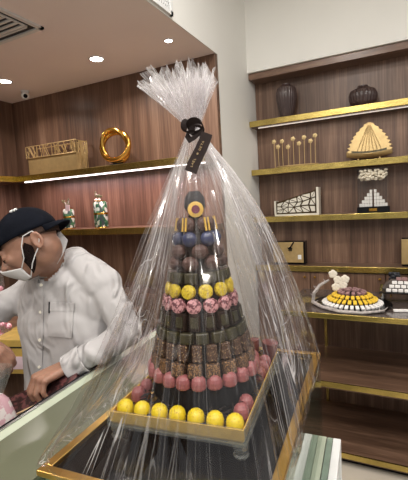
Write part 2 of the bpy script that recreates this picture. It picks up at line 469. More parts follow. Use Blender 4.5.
ft = MB()
for sx in (-.07, .07): MB().lathe([(.009, 0), (.006, .012), (.005, .02)], (sx, -.01, 0), 10).build('foot', W['palegold'], t, True)

# cracked mosaic box
b = base(297.5, 215, 3.06, zt3)
t = empty('mosaic_box', b, .0, 'white angular mosaic holder with slanted top and dark gold cracks, third shelf', 'ornament')
w2 = .165
MB().prism([(-w2, 0), (w2, 0), (w2, .20), (w2 - .012, .20), (w2 - .03, .185), (-w2 + .02, .11), (-w2, .115)], -.04, .03, RX).build('body', W['darkgold'] if 'darkgold' in W else W.setdefault('darkgold', plain('dark_gold', (.07, .042, .015), .35, .7)), t)
fr = MB(); fr.box((-w2 - .004, -.046, 0), (w2 + .008, .044, .014)); fr.box((w2 - .010, -.046, .014), (w2 + .008, .044, .208)); fr.box((-w2 - .006, -.046, .014), (-w2 + .008, .044, .12))
fr.build('frame', W['ivory'] if 'ivory' in W else W.setdefault('ivory', plain('ivory_lacquer', (.72, .68, .58), .4, var=.04)), t, bevel=.002)
r2 = random.Random(3)
til = MB(); cols = 6
pts = {}
for i in range(cols + 1):
    for j in range(4):
        u = i / cols; x = -w2 + .014 + (2 * w2 - .03) * u; zt = .108 + (.192 - .108) * u
        z = .022 + (zt - .03) * j / 3
        pts[i, j] = Vector((x + (r2.uniform(-.02, .02) if 0 < i < cols else 0), z + (r2.uniform(-.012, .012) if 0 < j < 3 else 0), 0))
for i in range(cols):
    for j in range(3):
        q = [pts[i, j], pts[i+1, j], pts[i+1, j+1], pts[i, j+1]]
        tris = [(q[0], q[1], q[2]), (q[0], q[2], q[3])] if r2.random() < .5 else [(q[0], q[1], q[3]), (q[1], q[2], q[3])]
        if r2.random() < .3: tris = [tuple(q)]
        for tr in tris:
            c = sum(tr, Vector()) / len(tr)
            til.prism([((c + (p_ - c) * .74).x, (c + (p_ - c) * .74).y) for p_ in tr], .040, .045, RX)
til.build('mosaic', W['ivory'], t)
# clear box with chocolate pyramid and flowers
b = base(373.5, 209, 3.06, zt3)
t = empty('gift_box', b, 0, 'clear tall box of stacked white chocolates under cream roses, third shelf', 'gift box')
MB().box((-.105, -.06, 0), (.105, .06, .042)).build('base', W['black'], t, bevel=.002)
MB().box((-.026, -.0605, .012), (.026, -.062, .032)).build('gold_label', W['gold'], t)
g = MB().box((-.100, -.056, .0425), (.100, .056, .315)); g.build('clear_cover', W['clearbox'], t)
W['whitechoc'] = plain('white_wrapped_chocolate', (.84, .82, .80), .4, var=.06)
for r_ in range(5):
    for c_ in range(5 - r_):
        for sx in (-1, 1):
            x = sx * (.014 + .0175 * (4 - r_ - c_) * 1.0)
            z = .0425 + r_ * .0245
            if c_ < 5 - r_:
                xx = sx * (.014 + .0175 * c_)
                MB().box((xx - .008, -.03, z + .001), (xx + .008, .02, z + .0235)).build('stacked_chocolate', W['whitechoc'], t, bevel=.002)
fl = MB(); r3 = random.Random(5)
for k in range(170):
    x, y, z = r3.uniform(-.088, .088), r3.uniform(-.045, .045), r3.uniform(.235, .302)
    fl.ball((x, y, z), r3.uniform(.008, .012), 8, 6, (1, 1, .8))
W['rose'] = plain('cream_roses', (.88, .80, .66), .7, var=.08, scale=90)
fl.build('roses', W['rose'], t, True)
# gold gift box with ribbon
def goldbox(px, label, wd=.125, hh=.185):
    b = base(px, 262, 3.07, zt4)
    t = empty('gift_box', b, 0, label, 'gift box')
    MB().box((-wd, -.03, .014), (wd, .05, hh)).build('box', W['blackgloss'], t, bevel=.002)
    MB().box((-wd - .003, -.038, .018), (wd - .012, -.0305, hh - .006)).build('gold_lid', W['palegold'], t, bevel=.002)
    MB().box((wd - .055, -.0395, .045), (wd - .028, -.0385, .08)).build('tag', W['white'], t)
    MB().box((-wd, -.02, 0), (wd, .04, .013)).build('foot', W['black'], t)
    rb = MB()
    rb.tube([(-.01 + wd * .15, -.046, hh - .055), (wd * .3, -.046, hh - .01), (wd * .35, -.04, hh + .004)], .005, 6)
    for a in (-.9, .3, 1.4, 2.6, 4.0):
        rb.tube([(.012, -.045, hh - .058), (.012 + .02 * math.cos(a), -.055, hh - .058 + .02 * math.sin(a)), (.012 + .012 * math.cos(a + .8), -.047, hh - .058 + .012 * math.sin(a + .8))], .004, 6)
    rb.build('ribbon_bow', W['black'], t)
goldbox(290.5, 'gold gift box with black bow seen through the wrapping, on the fourth shelf')
goldbox(423, 'black-framed gold gift box at the right picture edge on the fourth shelf', .13, .20)

# ------------------------------------------------------------------ display table, right
YT = 2.222
T = empty('display_table', (0, YT, 0), 0, 'walnut display table with brass edges and open compartments, right', 'table')
tl_, tr_ = -.64, 2.0; dp = .62
top = MB().box((tl_, .012, .862), (tr_, dp, .893)).build('tabletop', W['darktop'] if 'darktop' in W else W.setdefault('darktop', plain('dark_glossy_top', (.075, .058, .052), .12, var=.25, scale=6, coat=.4)), T)
MB().box((tl_, 0, .868), (tr_, .012, .898)).build('brass_edge', W['brass'], top, bevel=.002)
for z in (.482, .068):
    s = MB().box((tl_, .012, z - .03), (tr_, dp - .02, z + .008)).build('shelf', W['shelfwood'], T)
    MB().box((tl_, 0, z - .018), (tr_, .012, z + .014)).build('brass_edge', W['brass'], s, bevel=.002)
MB().box((tl_ + .02, dp - .02, .0), (tr_, dp, .86)).build('back_panel', W['wood'], T)
for x, x2 in ((tl_ + .009, yardX(326, 328, YT + dp - .03)), (tr_ - .01, .95)):
    MB().box((x - .009, 0, 0), (x + .009, .0115, .866)).build('post', W['brass'], T)
    MB().box((x2 - .009, dp - .04, 0), (x2 + .009, dp - .021, .861)).build('post', W['brass'], T)
MB().box((tl_ + .02, .05, 0), (tr_, dp - .04, .037)).build('plinth', W['black'], T)

def chocobar(mb, c, ang, s=(.026, .012, .010), tilt=0):
    Mx = Matrix.Translation(c) @ Matrix.Rotation(ang, 4, 'Z') @ Matrix.Rotation(tilt, 4, 'Y')
    a, b_, h_ = s
    mb.box((-a / 2, -b_ / 2, 0), (a / 2, b_ / 2, h_), Mx)
zt = .893
pc = onZ(352, 301, zt + .02); pc.z = zt
pl = empty('serving_plate', pc, 0, 'round dark plate under the dome of yellow and white chocolates', 'plate')
MB().lathe([(.19, 0), (.215, .004), (.225, .010), (.222, .012), (.20, .008), (.0, .007)], n=56, M=Matrix.Diagonal((1, .92, 1)), cap=False).build('dish', W['blackgloss'], pl, True)
W['yel_pl'] = plain('yellow_chocolate_piece', (.80, .52, .04), .4, var=.15, scale=60)
W['pink_pl'] = plain('dusky_pink_chocolate', (.30, .17, .17), .45, var=.2, scale=60)
# dome core
core = MB().lathe([(.150, 0), (.137, .026), (.104, .050), (.06, .066), (.01, .072)], (0, 0, 0), 40); 
co = core.build('chocolate_mound_core', W['black'], None, True, loc=pc + Vector((0, 0, .0085))); tag(co, 'dark mound base under the arranged chocolates on the round plate', 'stand')
def dome(cnt, rad, z, mat, name, label, group, size, tilt):
    proto = None
    for k in range(cnt):
        a = 2 * PI * k / cnt
        if mat == 'mix': m = W['yel_pl']
        else: m = mat
        if proto is None:
            mb = MB(); chocobar(mb, (0, 0, 0), 0, size); o = mb.build(name, m, None, bevel=.003); proto = o
        else:
            o = proto.copy(); C.objects.link(o)
        o.location = pc + Vector((rad * math.cos(a), rad * math.sin(a) * .95, z)); o.rotation_euler = (0, tilt, a)
        tag(o, label, 'chocolate', group)
dome(34, .157, .0105, W['whitechoc'], 'chocolate', 'white wrapped chocolate in the outer ring of the round plate', 'white chocolates round the plate', (.034, .019, .014), .35)
dome(28, .128, .034, W['yel_pl'], 'chocolate', 'yellow chocolate piece in the lower yellow ring of the round plate', 'yellow chocolates, lower ring on the plate', (.032, .020, .014), .45)
dome(22, .100, .055, W['yel_pl'], 'chocolate', 'yellow chocolate piece in the upper yellow ring of the round plate', 'yellow chocolates, upper ring on the plate', (.030, .020, .014), .4)
dome(14, .068, .070, W['pink_pl'], 'chocolate', 'dusky pink chocolate in the ring near the top of the round plate', 'pink chocolates, ring on the plate', (.026, .020, .018), .3)
dome(6, .030, .082, W['pink_pl'], 'chocolate', 'dusky pink chocolate on the very top of the mound', 'pink chocolates, top of the plate', (.024, .020, .018), .1)
# branch garland with orchid
W['bark'] = plain('silvered_branch', (.42, .38, .36), .6, var=.3, scale=60, bump=.4)
W['petal'] = plain('cream_orchid_petal', (.80, .74, .62), .6, var=.06)
t = empty('branch_wreath', onZ(322, 303, zt), 0, 'silvery twig branch curling round the left of the chocolate plate', 'branch')
o0 = t.location.copy()
def P3(px, py, y): return onY(px, py, y) - o0
path = [onZ(384, 311, zt + .012) - o0, onZ(362, 313, zt + .012) - o0, onZ(340, 311.5, zt + .012) - o0, onZ(322, 307, zt + .012) - o0, onZ(313, 302, zt + .016) - o0, P3(314, 293, 2.40), P3(320, 285, 2.42), P3(329, 280, 2.43)]
MB().tube(path, [.006, .009, .010, .011, .012, .010, .009, .006], 8).build('branch', W['bark'], t, True)
tw = MB(); r4 = random.Random(11)
for k in range(26):
    i = r4.randrange(0, len(path) - 1); u = r4.random(); p_ = path[i].lerp(path[i + 1], u)
    tw.tube([p_, p_ + Vector((r4.uniform(-.02, .03), r4.uniform(-.015, .015), r4.uniform(.0, .03)))], [.0035, .0015], 5)
tw.build('twigs', W['bark'], t)
oc = empty('orchid_spray', onZ(345, 291, zt) , 0, 'cream orchid spray rising behind the chocolate plate', 'flower')
oc.location = Vector((onY(336, 300, 2.62).x, 2.62, zt)); oo = oc.location.copy()
stp = [Vector((0, 0, .0)), onY(337, 284, 2.60) - oo, onY(336, 278, 2.57) - oo, onY(333, 272, 2.55) - oo]
MB().tube(stp, .0025, 6).build('stem', W['bark'], oc)
for (qx, qy) in ((333, 274), (338, 280), (343, 285), (336, 287), (345, 279)):
    c = onY(qx, qy, 2.54) - oo; fm = MB()
    for k in range(5):
        a = 2 * PI * k / 5 + .3
        fm.ball(c + Vector((.013 * math.cos(a), -.003, .013 * math.sin(a))), .0150, 10, 6, (1, .25, 1))
    fm.ball(c + Vector((0, -.006, 0)), .004, 8, 6)
    fm.build('blossom', W['petal'], oc, True)
# second tray: white chocolates, dark card, black flower
pc2 = onZ(412, 303, zt)
p2 = empty('glass_riser', (pc2.x, pc2.y, zt), 0, 'dark glass riser under white chocolates at the right picture edge', 'stand')
MB().box((-.18, -.03, .055), (.24, .22, .062)).build('plate', W['blackgloss'], p2, bevel=.002)
for sx in (-.16, .22):
    for sy in (-.01, .2): MB().lathe([(.008, 0), (.008, .0549)], (sx, sy, 0), 10).build('foot', W['chrome'], p2)
MB().prism([(-.165, 0), (-.13, .0), (.19, .0), (.19, .055), (-.115, .055)], 0, .10, Matrix.Translation((0, .18, .0625)) @ RX).build('dark_card', W['card'] if 'card' in W else W.setdefault('card', plain('grey_brown_card', (.12, .10, .09), .5)), p2)
rw = 0
for rr, (yy, zz) in enumerate(((.0, .0628), (.028, .082), (.05, .102))):
    for k in range(9 - rr):
        mb = MB(); chocobar(mb, (0, 0, 0), 0, (.028, .020, .018))
        o = mb.build('chocolate', W['whitechoc'], None, bevel=.003, loc=Vector((pc2.x - .125 + .016 * rr + k * .033, pc2.y + yy, zt + zz)), rot=(0, 0, r4.uniform(-.2, .2)))
        tag(o, 'white wrapped chocolate on the dark riser, %s row from below' % ['first', 'second', 'third'][rr], 'chocolate', 'white chocolates on the riser, %s row' % ['first', 'second', 'third'][rr])
for k in range(6):
    mb = MB(); chocobar(mb, (0, 0, 0), 0, (.028, .022, .018))
    o = mb.build('chocolate', W['pink_pl'], None, bevel=.003, loc=Vector((pc2.x - .07 + k * .032, pc2.y + .065, zt + .123)), rot=(0, 0, r4.uniform(-.3, .3)))
    tag(o, 'dusky pink chocolate on the top row of the dark riser', 'chocolate', 'pink chocolates on the riser')
for k in range(6):
    q = onZ(396 + k * 5, 312.0, zt); mb = MB(); chocobar(mb, (0, 0, 0), 0, (.026, .020, .014))
    o = mb.build('chocolate', W['whitechoc'], None, bevel=.003, loc=(q.x, q.y, zt + .001), rot=(0, 0, .3 + r4.uniform(-.2, .2)))
    tag(o, 'white wrapped chocolate in the short row on the table in front of the riser', 'chocolate', 'white chocolates in the front row')
yf = pc2.y + .15
fc = onY(394, 277, yf)
t = empty('fabric_flower', (fc.x, yf, fc.z - .025), 0, 'black fabric flower above the white chocolates, far right', 'flower')
fm = MB()
for k in range(26):
    a = r4.uniform(0, 2 * PI); rr = r4.uniform(0, .032); c = Vector((rr * math.cos(a), r4.uniform(-.02, .02), .03 + rr * math.sin(a)))
    fm.ball(c, r4.uniform(.010, .016), 9, 6, (1, .5, .8), Matrix.Rotation(r4.uniform(0, 3), 3, 'Y'))
fm.build('petals', W['bk_navy'] if 'bk_navy' in W else W.setdefault('bk_navy', plain('black_silk', (.012, .013, .02), .5)), t, True)
fl_z = fc.z - .025
MB().tube([(0, 0, .03), (0, 0, zt + .0625 - fl_z)], .003, 6).build('stem', W['black'], t)

# ------------------------------------------------------------------ left shelf ornaments
zus, zls = zu + .012, zl + .012
# gold lattice box
YB = 2.27
q0 = onY(31, 168, YB); q1 = onY(79, 165, YB); wl = (q1.x - q0.x)
ztop = onY(78, 139, YB).z; zmid = onY(55, 155, YB).z
t = empty('lattice_box', ((q0.x + q1.x) / 2, YB, zus), 0, 'gold box topped by an openwork lattice band, upper left shelf', 'ornament')
h1 = zmid - zus; h2 = ztop - zus - .005
MB().box((-wl / 2, -.02, 0), (wl / 2, .09, h1)).build('box', W['palegold'], t, bevel=.002)
lat = MB()
def latt(mb, M2, w_, z0, z1, seed, n=34):
    rr = random.Random(seed)
    def bar(a, b, r=.0036): mb.tube([M2 @ Vector((a[0], 0, a[1])), M2 @ Vector((b[0], 0, b[1]))], r, 5)
    bar((0, z0), (w_, z0)); bar((0, z1), (w_, z1)); bar((0, z0), (0, z1)); bar((w_, z0), (w_, z1))
    for k in range(n):
        x = rr.uniform(0, w_); dx = rr.uniform(-.07, .07)
        x2 = min(max(x + dx, 0), w_)
        if rr.random() < .6: bar((x, z0), (x2, z1))
        else:
            zz = rr.uniform(z0, z1); bar((x, z0 if rr.random() < .5 else z1), (min(max(x + rr.uniform(-.05, .05), 0), w_), zz), .003)
latt(lat, Matrix.Translation((-wl / 2 - .012, -.024, 0)), wl + .024, h1 - .004, h2, 4, 26)
latt(lat, Matrix.Translation((wl / 2 + .012, -.024, 0)) @ Matrix.Rotation(PI / 2, 4, 'Z'), .11, .004, h2 - .004, 6, 22)
latt(lat, Matrix.Translation((-wl / 2 - .012, .09, 0)), wl + .024, h1 - .004, h2, 9, 20)
lat.build('lattice', W['palegold'], t)
# ring sculpture
YR = 2.26
rc = onY(114.5, 137, YR)
zb = zus + .018
R0 = (rc.z - zb) + .004
t = empty('ring_sculpture', (rc.x, YR, zus), .10, 'polished gold ring sculpture on a small black base, upper left shelf', 'ornament')
RR = .108; wv = []; cz = .018 + RR + .018
for (ph, tw_, rr) in ((0, .016, .020), (2.2, .018, .016)):
    pts_ = []
    for k in range(48):
        a = 2 * PI * k / 48
        w_ = tw_ * math.sin(a + ph)
        r_ = RR + .010 * math.cos(2 * a + ph)
        pts_.append((r_ * math.cos(a) * .93, w_, cz + r_ * math.sin(a)))
    mb = MB().tube(pts_, rr, 12, closed=True)
    mb.build('ring_band', W['gold'], t, True)
MB().lathe([(.06, 0), (.062, .01), (.055, .018)], n=32, M=Matrix.Diagonal((1, .55, 1))).build('base', W['black'], t, True)
# floral canisters
def floral():
    m, N, L, b = new_mat('tropical_leaf_print')
    mp = coords(N, L)
    v = N.new('ShaderNodeTexVoronoi'); v.inputs['Scale'].default_value = 62; v.feature = 'F1'; v.inputs['Randomness'].default_value = 1
    mp.inputs['Scale'].default_value = (1, 1, .6)
    n = N.new('ShaderNodeTexNoise'); n.inputs['Scale'].default_value = 22; L.new(mp.outputs[0], n.inputs['Vector'])
    va = N.new('ShaderNodeVectorMath'); va.operation = 'MULTIPLY_ADD'; va.inputs[1].default_value = (.03, .03, .03)
    L.new(n.outputs['Color'], va.inputs[0]); L.new(mp.outputs[0], va.inputs[2]); L.new(va.outputs[0], v.inputs['Vector'])
    sp = N.new('ShaderNodeSeparateColor'); L.new(v.outputs['Color'], sp.inputs[0])
    r = ramp(N, [(0, (.02, .10, .05)), (.3, (.06, .20, .09)), (.5, (.65, .68, .62)), (.68, (.55, .62, .55)), (.85, (.04, .06, .06))])
    r.color_ramp.interpolation = 'CONSTANT'
    L.new(sp.outputs[0], r.inputs[0]); L.new(r.outputs[0], b.inputs['Base Color']); setp(b, Roughness=.35)
    return m
W['floral'] = floral()
W['leaf'] = plain('dried_green_leaf', (.10, .11, .05), .7, var=.3)
def canister(px, pyb, r, h, lidh, label, card=False, sd=1):
    p = onY(px, pyb, 2.24); t = empty('canister', (p.x, 2.24, zls), 0, label, 'canister')
    z1 = h - lidh
    MB().lathe([(r * .92, 0), (r, .006), (r, z1 - .004)], n=32).build('body', W['floral'], t, True)
    MB().lathe([(r * 1.02, z1 - .008), (r * 1.05, z1), (r * 1.02, z1 + .006)], n=32).build('gold_band', W['gold'], t, True)
    MB().lathe([(r * 1.0, 0), (r * 1.03, .004), (r * 1.0, .008)], (0, 0, .0003), n=32).build('gold_foot', W['gold'], t, True)
    MB().lathe([(r * .98, z1 + .006), (r * .98, h - .012), (r * .80, h)], n=32).build('lid', W['floral'], t, True)
    MB().lathe([(r * .80, h), (r * .82, h + .004), (r * .5, h + .010)], n=32).build('gold_top', W['gold'], t, True)
    tw = MB(); rr = random.Random(sd); lv = MB()
    for k in range(5):
        e = Vector((rr.uniform(-.06, .02), rr.uniform(-.02, .02), h + rr.uniform(.04, .075)))
        mid = Vector((e.x * .3, 0, h + .03)); tw.tube([(0, 0, h), mid, e], .002, 5)
        for j in range(5):
            c = mid.lerp(e, j / 4); lv.ball(c + Vector((rr.uniform(-.013, .013), rr.uniform(-.01, .01), rr.uniform(-.010, .010))), .010, 7, 5, (1, .4, .5), Matrix.Rotation(rr.uniform(0, 3), 3, 'Y'))
    tw.build('twig', W['bark'], t); lv.build('leaves', W['leaf'], t, True)
    for k in range(3):
        MB().ball((rr.uniform(-.02, .03), -.02, h + .012), .012, 10, 7, (1, 1, .8)).build('flower', W['petal'], t, True)
    if card: MB().box((.0, -.045, h - .012), (.044, -.042, h + .034), Matrix.Rotation(.1, 4, 'Y')).build('card', W['pinkcard'], t)
W['pinkcard'] = plain('pale_pink_card', (.78, .60, .66), .6, var=.03)
canister(69.5, 223, .042, .155, .062, 'small leaf-print canister with a pink card and twig, lower left shelf', True, 1)
canister(101.5, 222, .050, .195, .088, 'taller leaf-print canister with twig, lower left shelf beside the wrapping', False, 3)

# ------------------------------------------------------------------ counters (all turned 4 degrees)
YAW = math.radians(4)
CA, CB = Vector((math.cos(YAW), math.sin(YAW), 0)), Vector((-math.sin(YAW), math.cos(YAW), 0))
RZ = Matrix.Rotation(YAW, 4, 'Z')
W['palegreen'] = plain('pale_green_lacquer', (.42, .46, .36), .35, var=.03)
W['greytop'] = plain('grey_green_glass_top', (.115, .12, .08), .22, var=.04, scale=5)
W['dgreen'] = plain('dark_green_glass_edge', (.20, .26, .21), .2)
# left counter.  local origin at inner edge point
I0 = onZ(0, 441, 1.07); I1 = onZ(118, 361, 1.07)
cyaw = math.atan2(-(I1 - I0).x, (I1 - I0).y)
t = empty('glass_counter', (I0.x, I0.y, 0), cyaw, 'long pale green service counter in front of the man', 'counter')
yb0, yb1 = -1.3, 1.15
wR = .33
cb_ = onZ(40, 466, 1.07)
MB().box((.0, yb0, 1.05), (.165, yb1, 1.0695)).build('top_glass', W['greytop'], t)
MB().box((-.030, yb0, 1.045), (-.0005, yb1, 1.07)).build('pale_border', W['palegreen'], t, bevel=.001)
MB().box((-.038, yb0, 1.045), (-.0305, yb1, 1.072)).build('metal_rail', W['chrome'], t)
MB().box((-.052, yb0, 1.03), (-.0385, yb1, 1.068)).build('black_rail', W['black'], t)
MB().box((.0, yb0, .02), (.155, yb1, 1.049)).build('body', W['palegreen'], t)
MB().box((-.20, yb0, .88), (-.0525, .22, .90)).build('worktop', W['black'], t)
MB().box((-.060, .2205, .88), (-.0525, yb1, .90)).build('worktop_strip', W['black'], t)
MB().box((-.051, yb0, .02), (-.001, yb1, 1.03)).build('inner_side', W['black'], t)
# low white counter under the gold-rimmed case
K = onZ(341, 439, .92)
t = empty('white_counter', (K.x, K.y, 0), YAW, 'low white glass-topped counter under the gold-rimmed case', 'counter')
wW, dW = .40, 1.5
MB().box((-wW, -dW, .895), (-.036, 0, .919)).build('top_panel', W['palegreen'], t)
MB().box((-.034, -dW, .893), (-.020, -.001, .9192)).build('green_strip', W['dgreen'], t)
MB().box((-.0195, -dW, .893), (0, 0, .920)).build('white_border', W['white'], t, bevel=.002)
MB().box((-.020, -.020, 0), (0, 0, .8925)).build('post', W['white'], t, bevel=.002)
MB().box((-wW, -dW, .02), (-.03, -.03, .894)).build('body', W['palegreen'], t)
MB().box((-.016, -dW, .02), (-.010, -.021, .8925)).build('side_glass', W['glass'], t)

# gold rimmed case
CW, CD, ZR = .369, .595, 1.150
A0 = Vector((-.514, .388, 0))
t = empty('display_case', (A0.x, A0.y, .921), YAW, 'black glass display case with a gold rim carrying the wrapped chocolates', 'display case')
hz = ZR - .921
g = .017
MB().box((0, 0, hz - .010), (CW, g, hz)).build('gold_rim', W['gold2'] if 'gold2' in W else W.setdefault('gold2', plain('warm_gold_trim', (.72, .46, .13), .30, 1.0, var=.15, scale=25)), t, bevel=.0015)
for (a, b) in (((0, CD - g, hz - .010), (CW, CD, hz)), ((0, g, hz - .010), (g, CD - g, hz)), ((CW - g, g, hz - .010), (CW, CD - g, hz))):
    MB().box(a, b).build('gold_rim', W['gold2'], t, bevel=.0015)
MB().box((g, g, hz - .022), (CW - g, CD - g, hz - .008)).build('black_panel', W['blackgloss'], t)
MB().box((CW - .006, .001, .0), (CW - .001, CD - .001, hz - .0105)).build('side_glass', W['glass'], t)
MB().box((.001, .001, .0), (.006, CD - .001, hz - .0105)).build('side_glass', W['glass'], t)
MB().box((.007, .001, .0), (CW - .007, .006, hz - .0105)).build('end_glass', W['glass'], t)
MB().box((.007, CD - .006, .0), (CW - .007, CD - .001, hz - .0105)).build('end_glass', W['glass'], t)
MB().box((.02, .02, .0), (CW - .05, CD - .02, .012)).build('case_floor', W['palegreen'], t)

# ------------------------------------------------------------------ acrylic tray
W['goldleaf'] = plain('bright_gold_foil', (.92, .58, .11), .38, .55, var=.12, scale=70)
TY = math.radians(7)
T0 = onZ(107, 421, 1.181); T0.z = ZR
TW, TD = .250, .338
tr = empty('acrylic_tray', T0, TY, 'clear acrylic tray with gold lining holding the chocolate tower', 'tray')
zb_ = .021
MB().box((0, 0, zb_), (TW, TD, zb_ + .004)).build('base_plate', W['acrylic'], tr)
MB().box((.006, .006, zb_ + .0045), (TW - .006, TD - .006, zb_ + .008)).build('gold_sheet', W['gold2'], tr)
wal = MB(); hw = .030
for (a, b) in (((0, 0), (TW, .003)), ((0, TD - .003), (TW, TD)), ((0, .0035), (.003, TD - .0035)), ((TW - .003, .0035), (TW, TD - .0035))):
    wal.box((a[0], a[1], zb_ + .0042), (b[0], b[1], zb_ + hw))
wal.build('acrylic_wall', W['acrylic'], tr)
ba = MB()
for (a, b) in (((.004, .0045), (TW - .004, .0065)), ((.004, TD - .0065), (TW - .004, TD - .0045)), ((.004, .007), (.006, TD - .007)), ((TW - .006, .007), (TW - .004, TD - .007))):
    ba.box((a[0], a[1], zb_ + .0082), (b[0], b[1], zb_ + .026))
ba.build('gold_band', W['goldleaf'], tr)
for (x, y) in ((.014, .012), (TW - .012, .012), (.014, TD - .012), (TW - .012, TD - .012)):
    MB().lathe([(.012, 0), (.013, .003), (.010, .006), (.010, .010), (.013, .014), (.012, .0205)], (x, y, .0001), 20).build('foot', W['acrylic'], tr, True)
TM = Matrix.Translation(T0) @ Matrix.Rotation(TY, 4, 'Z')
# dark paper shred bed
sh = MB(); rs = random.Random(21); zs = zb_ + .009
for k in range(900):
    x, y = rs.uniform(.012, TW - .012), rs.uniform(.012, TD - .012)
    z = zs + rs.uniform(.0, .021)
    a = rs.uniform(0, PI); l = rs.uniform(.008, .02)
    q = Matrix.Translation((x, y, z)) @ Matrix.Rotation(a, 4, 'Z') @ Matrix.Rotation(rs.uniform(-.6, .6), 4, 'Y') @ Matrix.Rotation(rs.uniform(-1, 1), 4, 'X')
    cl = lambda v, m_: min(max(v, .009), m_ - .009)
    vv = [q @ Vector(c) for c in ((-l/2, -.002, 0), (l/2, -.002, 0), (l/2, .002, 0), (-l/2, .002, 0), (0, 0, .003))]
    vv = [Vector((cl(v.x, TW), cl(v.y, TD), max(v.z, zs))) for v in vv]
    sh.add(vv, [(0, 1, 4), (1, 2, 4), (2, 3, 4), (3, 0, 4), (3, 2, 1, 0)])
W['shred'] = plain('black_paper_shred', (.022, .018, .016), .4, Specular_IOR_Level=.05, var=.3)
o = sh.build('paper_shred', W['shred'], None, fix=False, loc=T0, rot=(0, 0, TY)); tag(o, 'black paper shred filling the clear tray round the tower', 'paper shred', kind='stuff')

# ------------------------------------------------------------------ tower
TC = at(203.5, 388, .735); 
TC = Vector((-.350, .662, 0))
zbase = ZR + zs + .001
zTop = onY(197, 184, TC.y)
hT = .395
tw = empty('cone_stand', (TC.x, TC.y, zbase), 0, 'black cone stand carrying the rings of chocolates', 'stand')
MB().lathe([(.092, 0), (.093, .006), (.090, .012)], n=48).build('foot_disc', W['black'], tw, True)
MB().lathe([(.084, .012), (.090, .05), (.012, hT - .04)], n=48).build('cone', W['blackchoc'] if 'blackchoc' in W else W.setdefault('blackchoc', plain('dark_chocolate', (.020, .012, .009), .42, Specular_IOR_Level=.05, var=.3, scale=80, bump=.3)), tw, True)
MB().lathe([(.014, hT - .04), (.021, hT - .03), (.019, hT - .012), (.010, hT)], n=24).build('tip', W['greytip'] if 'greytip' in W else W.setdefault('greytip', plain('dark_grey_cap', (.06, .06, .065), .4, Specular_IOR_Level=.05)), tw, True)

def speck(name, base_c, sp_c, thr=.6, scale=260, rough=.4, bump=0):
    m, N, L, b = new_mat(name); mp = coords(N, L)
    n = N.new('ShaderNodeTexNoise'); n.inputs['Scale'].default_value = scale; n.inputs['Detail'].default_value = 2
    L.new(mp.outputs[0], n.inputs['Vector'])
    r = ramp(N, [(thr - .02, base_c), (thr + .02, sp_c)]); L.new(n.outputs['Fac'], r.inputs[0]); L.new(r.outputs[0], b.inputs['Base Color'])
    setp(b, Roughness=rough)
    if bump:
        bp = N.new('ShaderNodeBump'); bp.inputs['Strength'].default_value = bump; bp.inputs['Distance'].default_value = .003
        L.new(n.outputs['Fac'], bp.inputs['Height']); L.new(bp.outputs[0], b.inputs['Normal'])
    return m
W['yellow'] = speck('yellow_bonbon_shell', (.66, .50, .015), (.30, .16, .02), .66, 330, .38)
W['yellow2'] = speck('yellow_swirl_disc', (.62, .46, .02), (.38, .25, .02), .58, 260, .45, .6)
W['pinkd'] = speck('pink_speckled_disc', (.55, .27, .28), (.13, .03, .04), .51, 170, .5, .7)
W['pinkb'] = plain('dusty_pink_bonbon', (.27, .085, .085), .42, var=.12, scale=60, bump=.15)
W['blueb'] = plain('navy_pearl_bonbon', (.025, .035, .09), .18, var=.3, coat=.6)
W['brownb'] = plain('milk_chocolate_truffle', (.075, .036, .028), .5, var=.25, scale=90, bump=.5)
W['nutty'] = speck('nut_crusted_chocolate', (.045, .02, .010), (.28, .15, .06), .56, 420, .5, 1)
W['nutty2'] = speck('gold_drizzled_nut_chocolate', (.055, .024, .012), (.42, .28, .14), .62, 300, .45, 1)
W['greenc'] = plain('dark_green_gold_chocolate', (.032, .028, .010), .35, var=.5, scale=60)
W['ygold'] = plain('yellow_gold_stripe', (.75, .48, .10), .4)
W['purple'] = plain('plum_center', (.16, .02, .05), .4)

slope = math.atan2(.100 - .012, hT - .052)
dirc = (Vector((0, 0, H)) - Vector((TC.x, TC.y, H))).normalized()
ang0 = math.atan2(dirc.y, dirc.x)
def cone_r(z): return .100 - (z - zbase - .012) / (hT - .052) * .088
def solve_z(py, off):
    lo, hi = zbase, zbase + .42
    for _ in range(40):
        z = (lo + hi) / 2; r = cone_r(z) + off
        if pj(TC + dirc * r + Vector((0, 0, z)))[1] > py: lo = z
        else: hi = z
    return (lo + hi) / 2
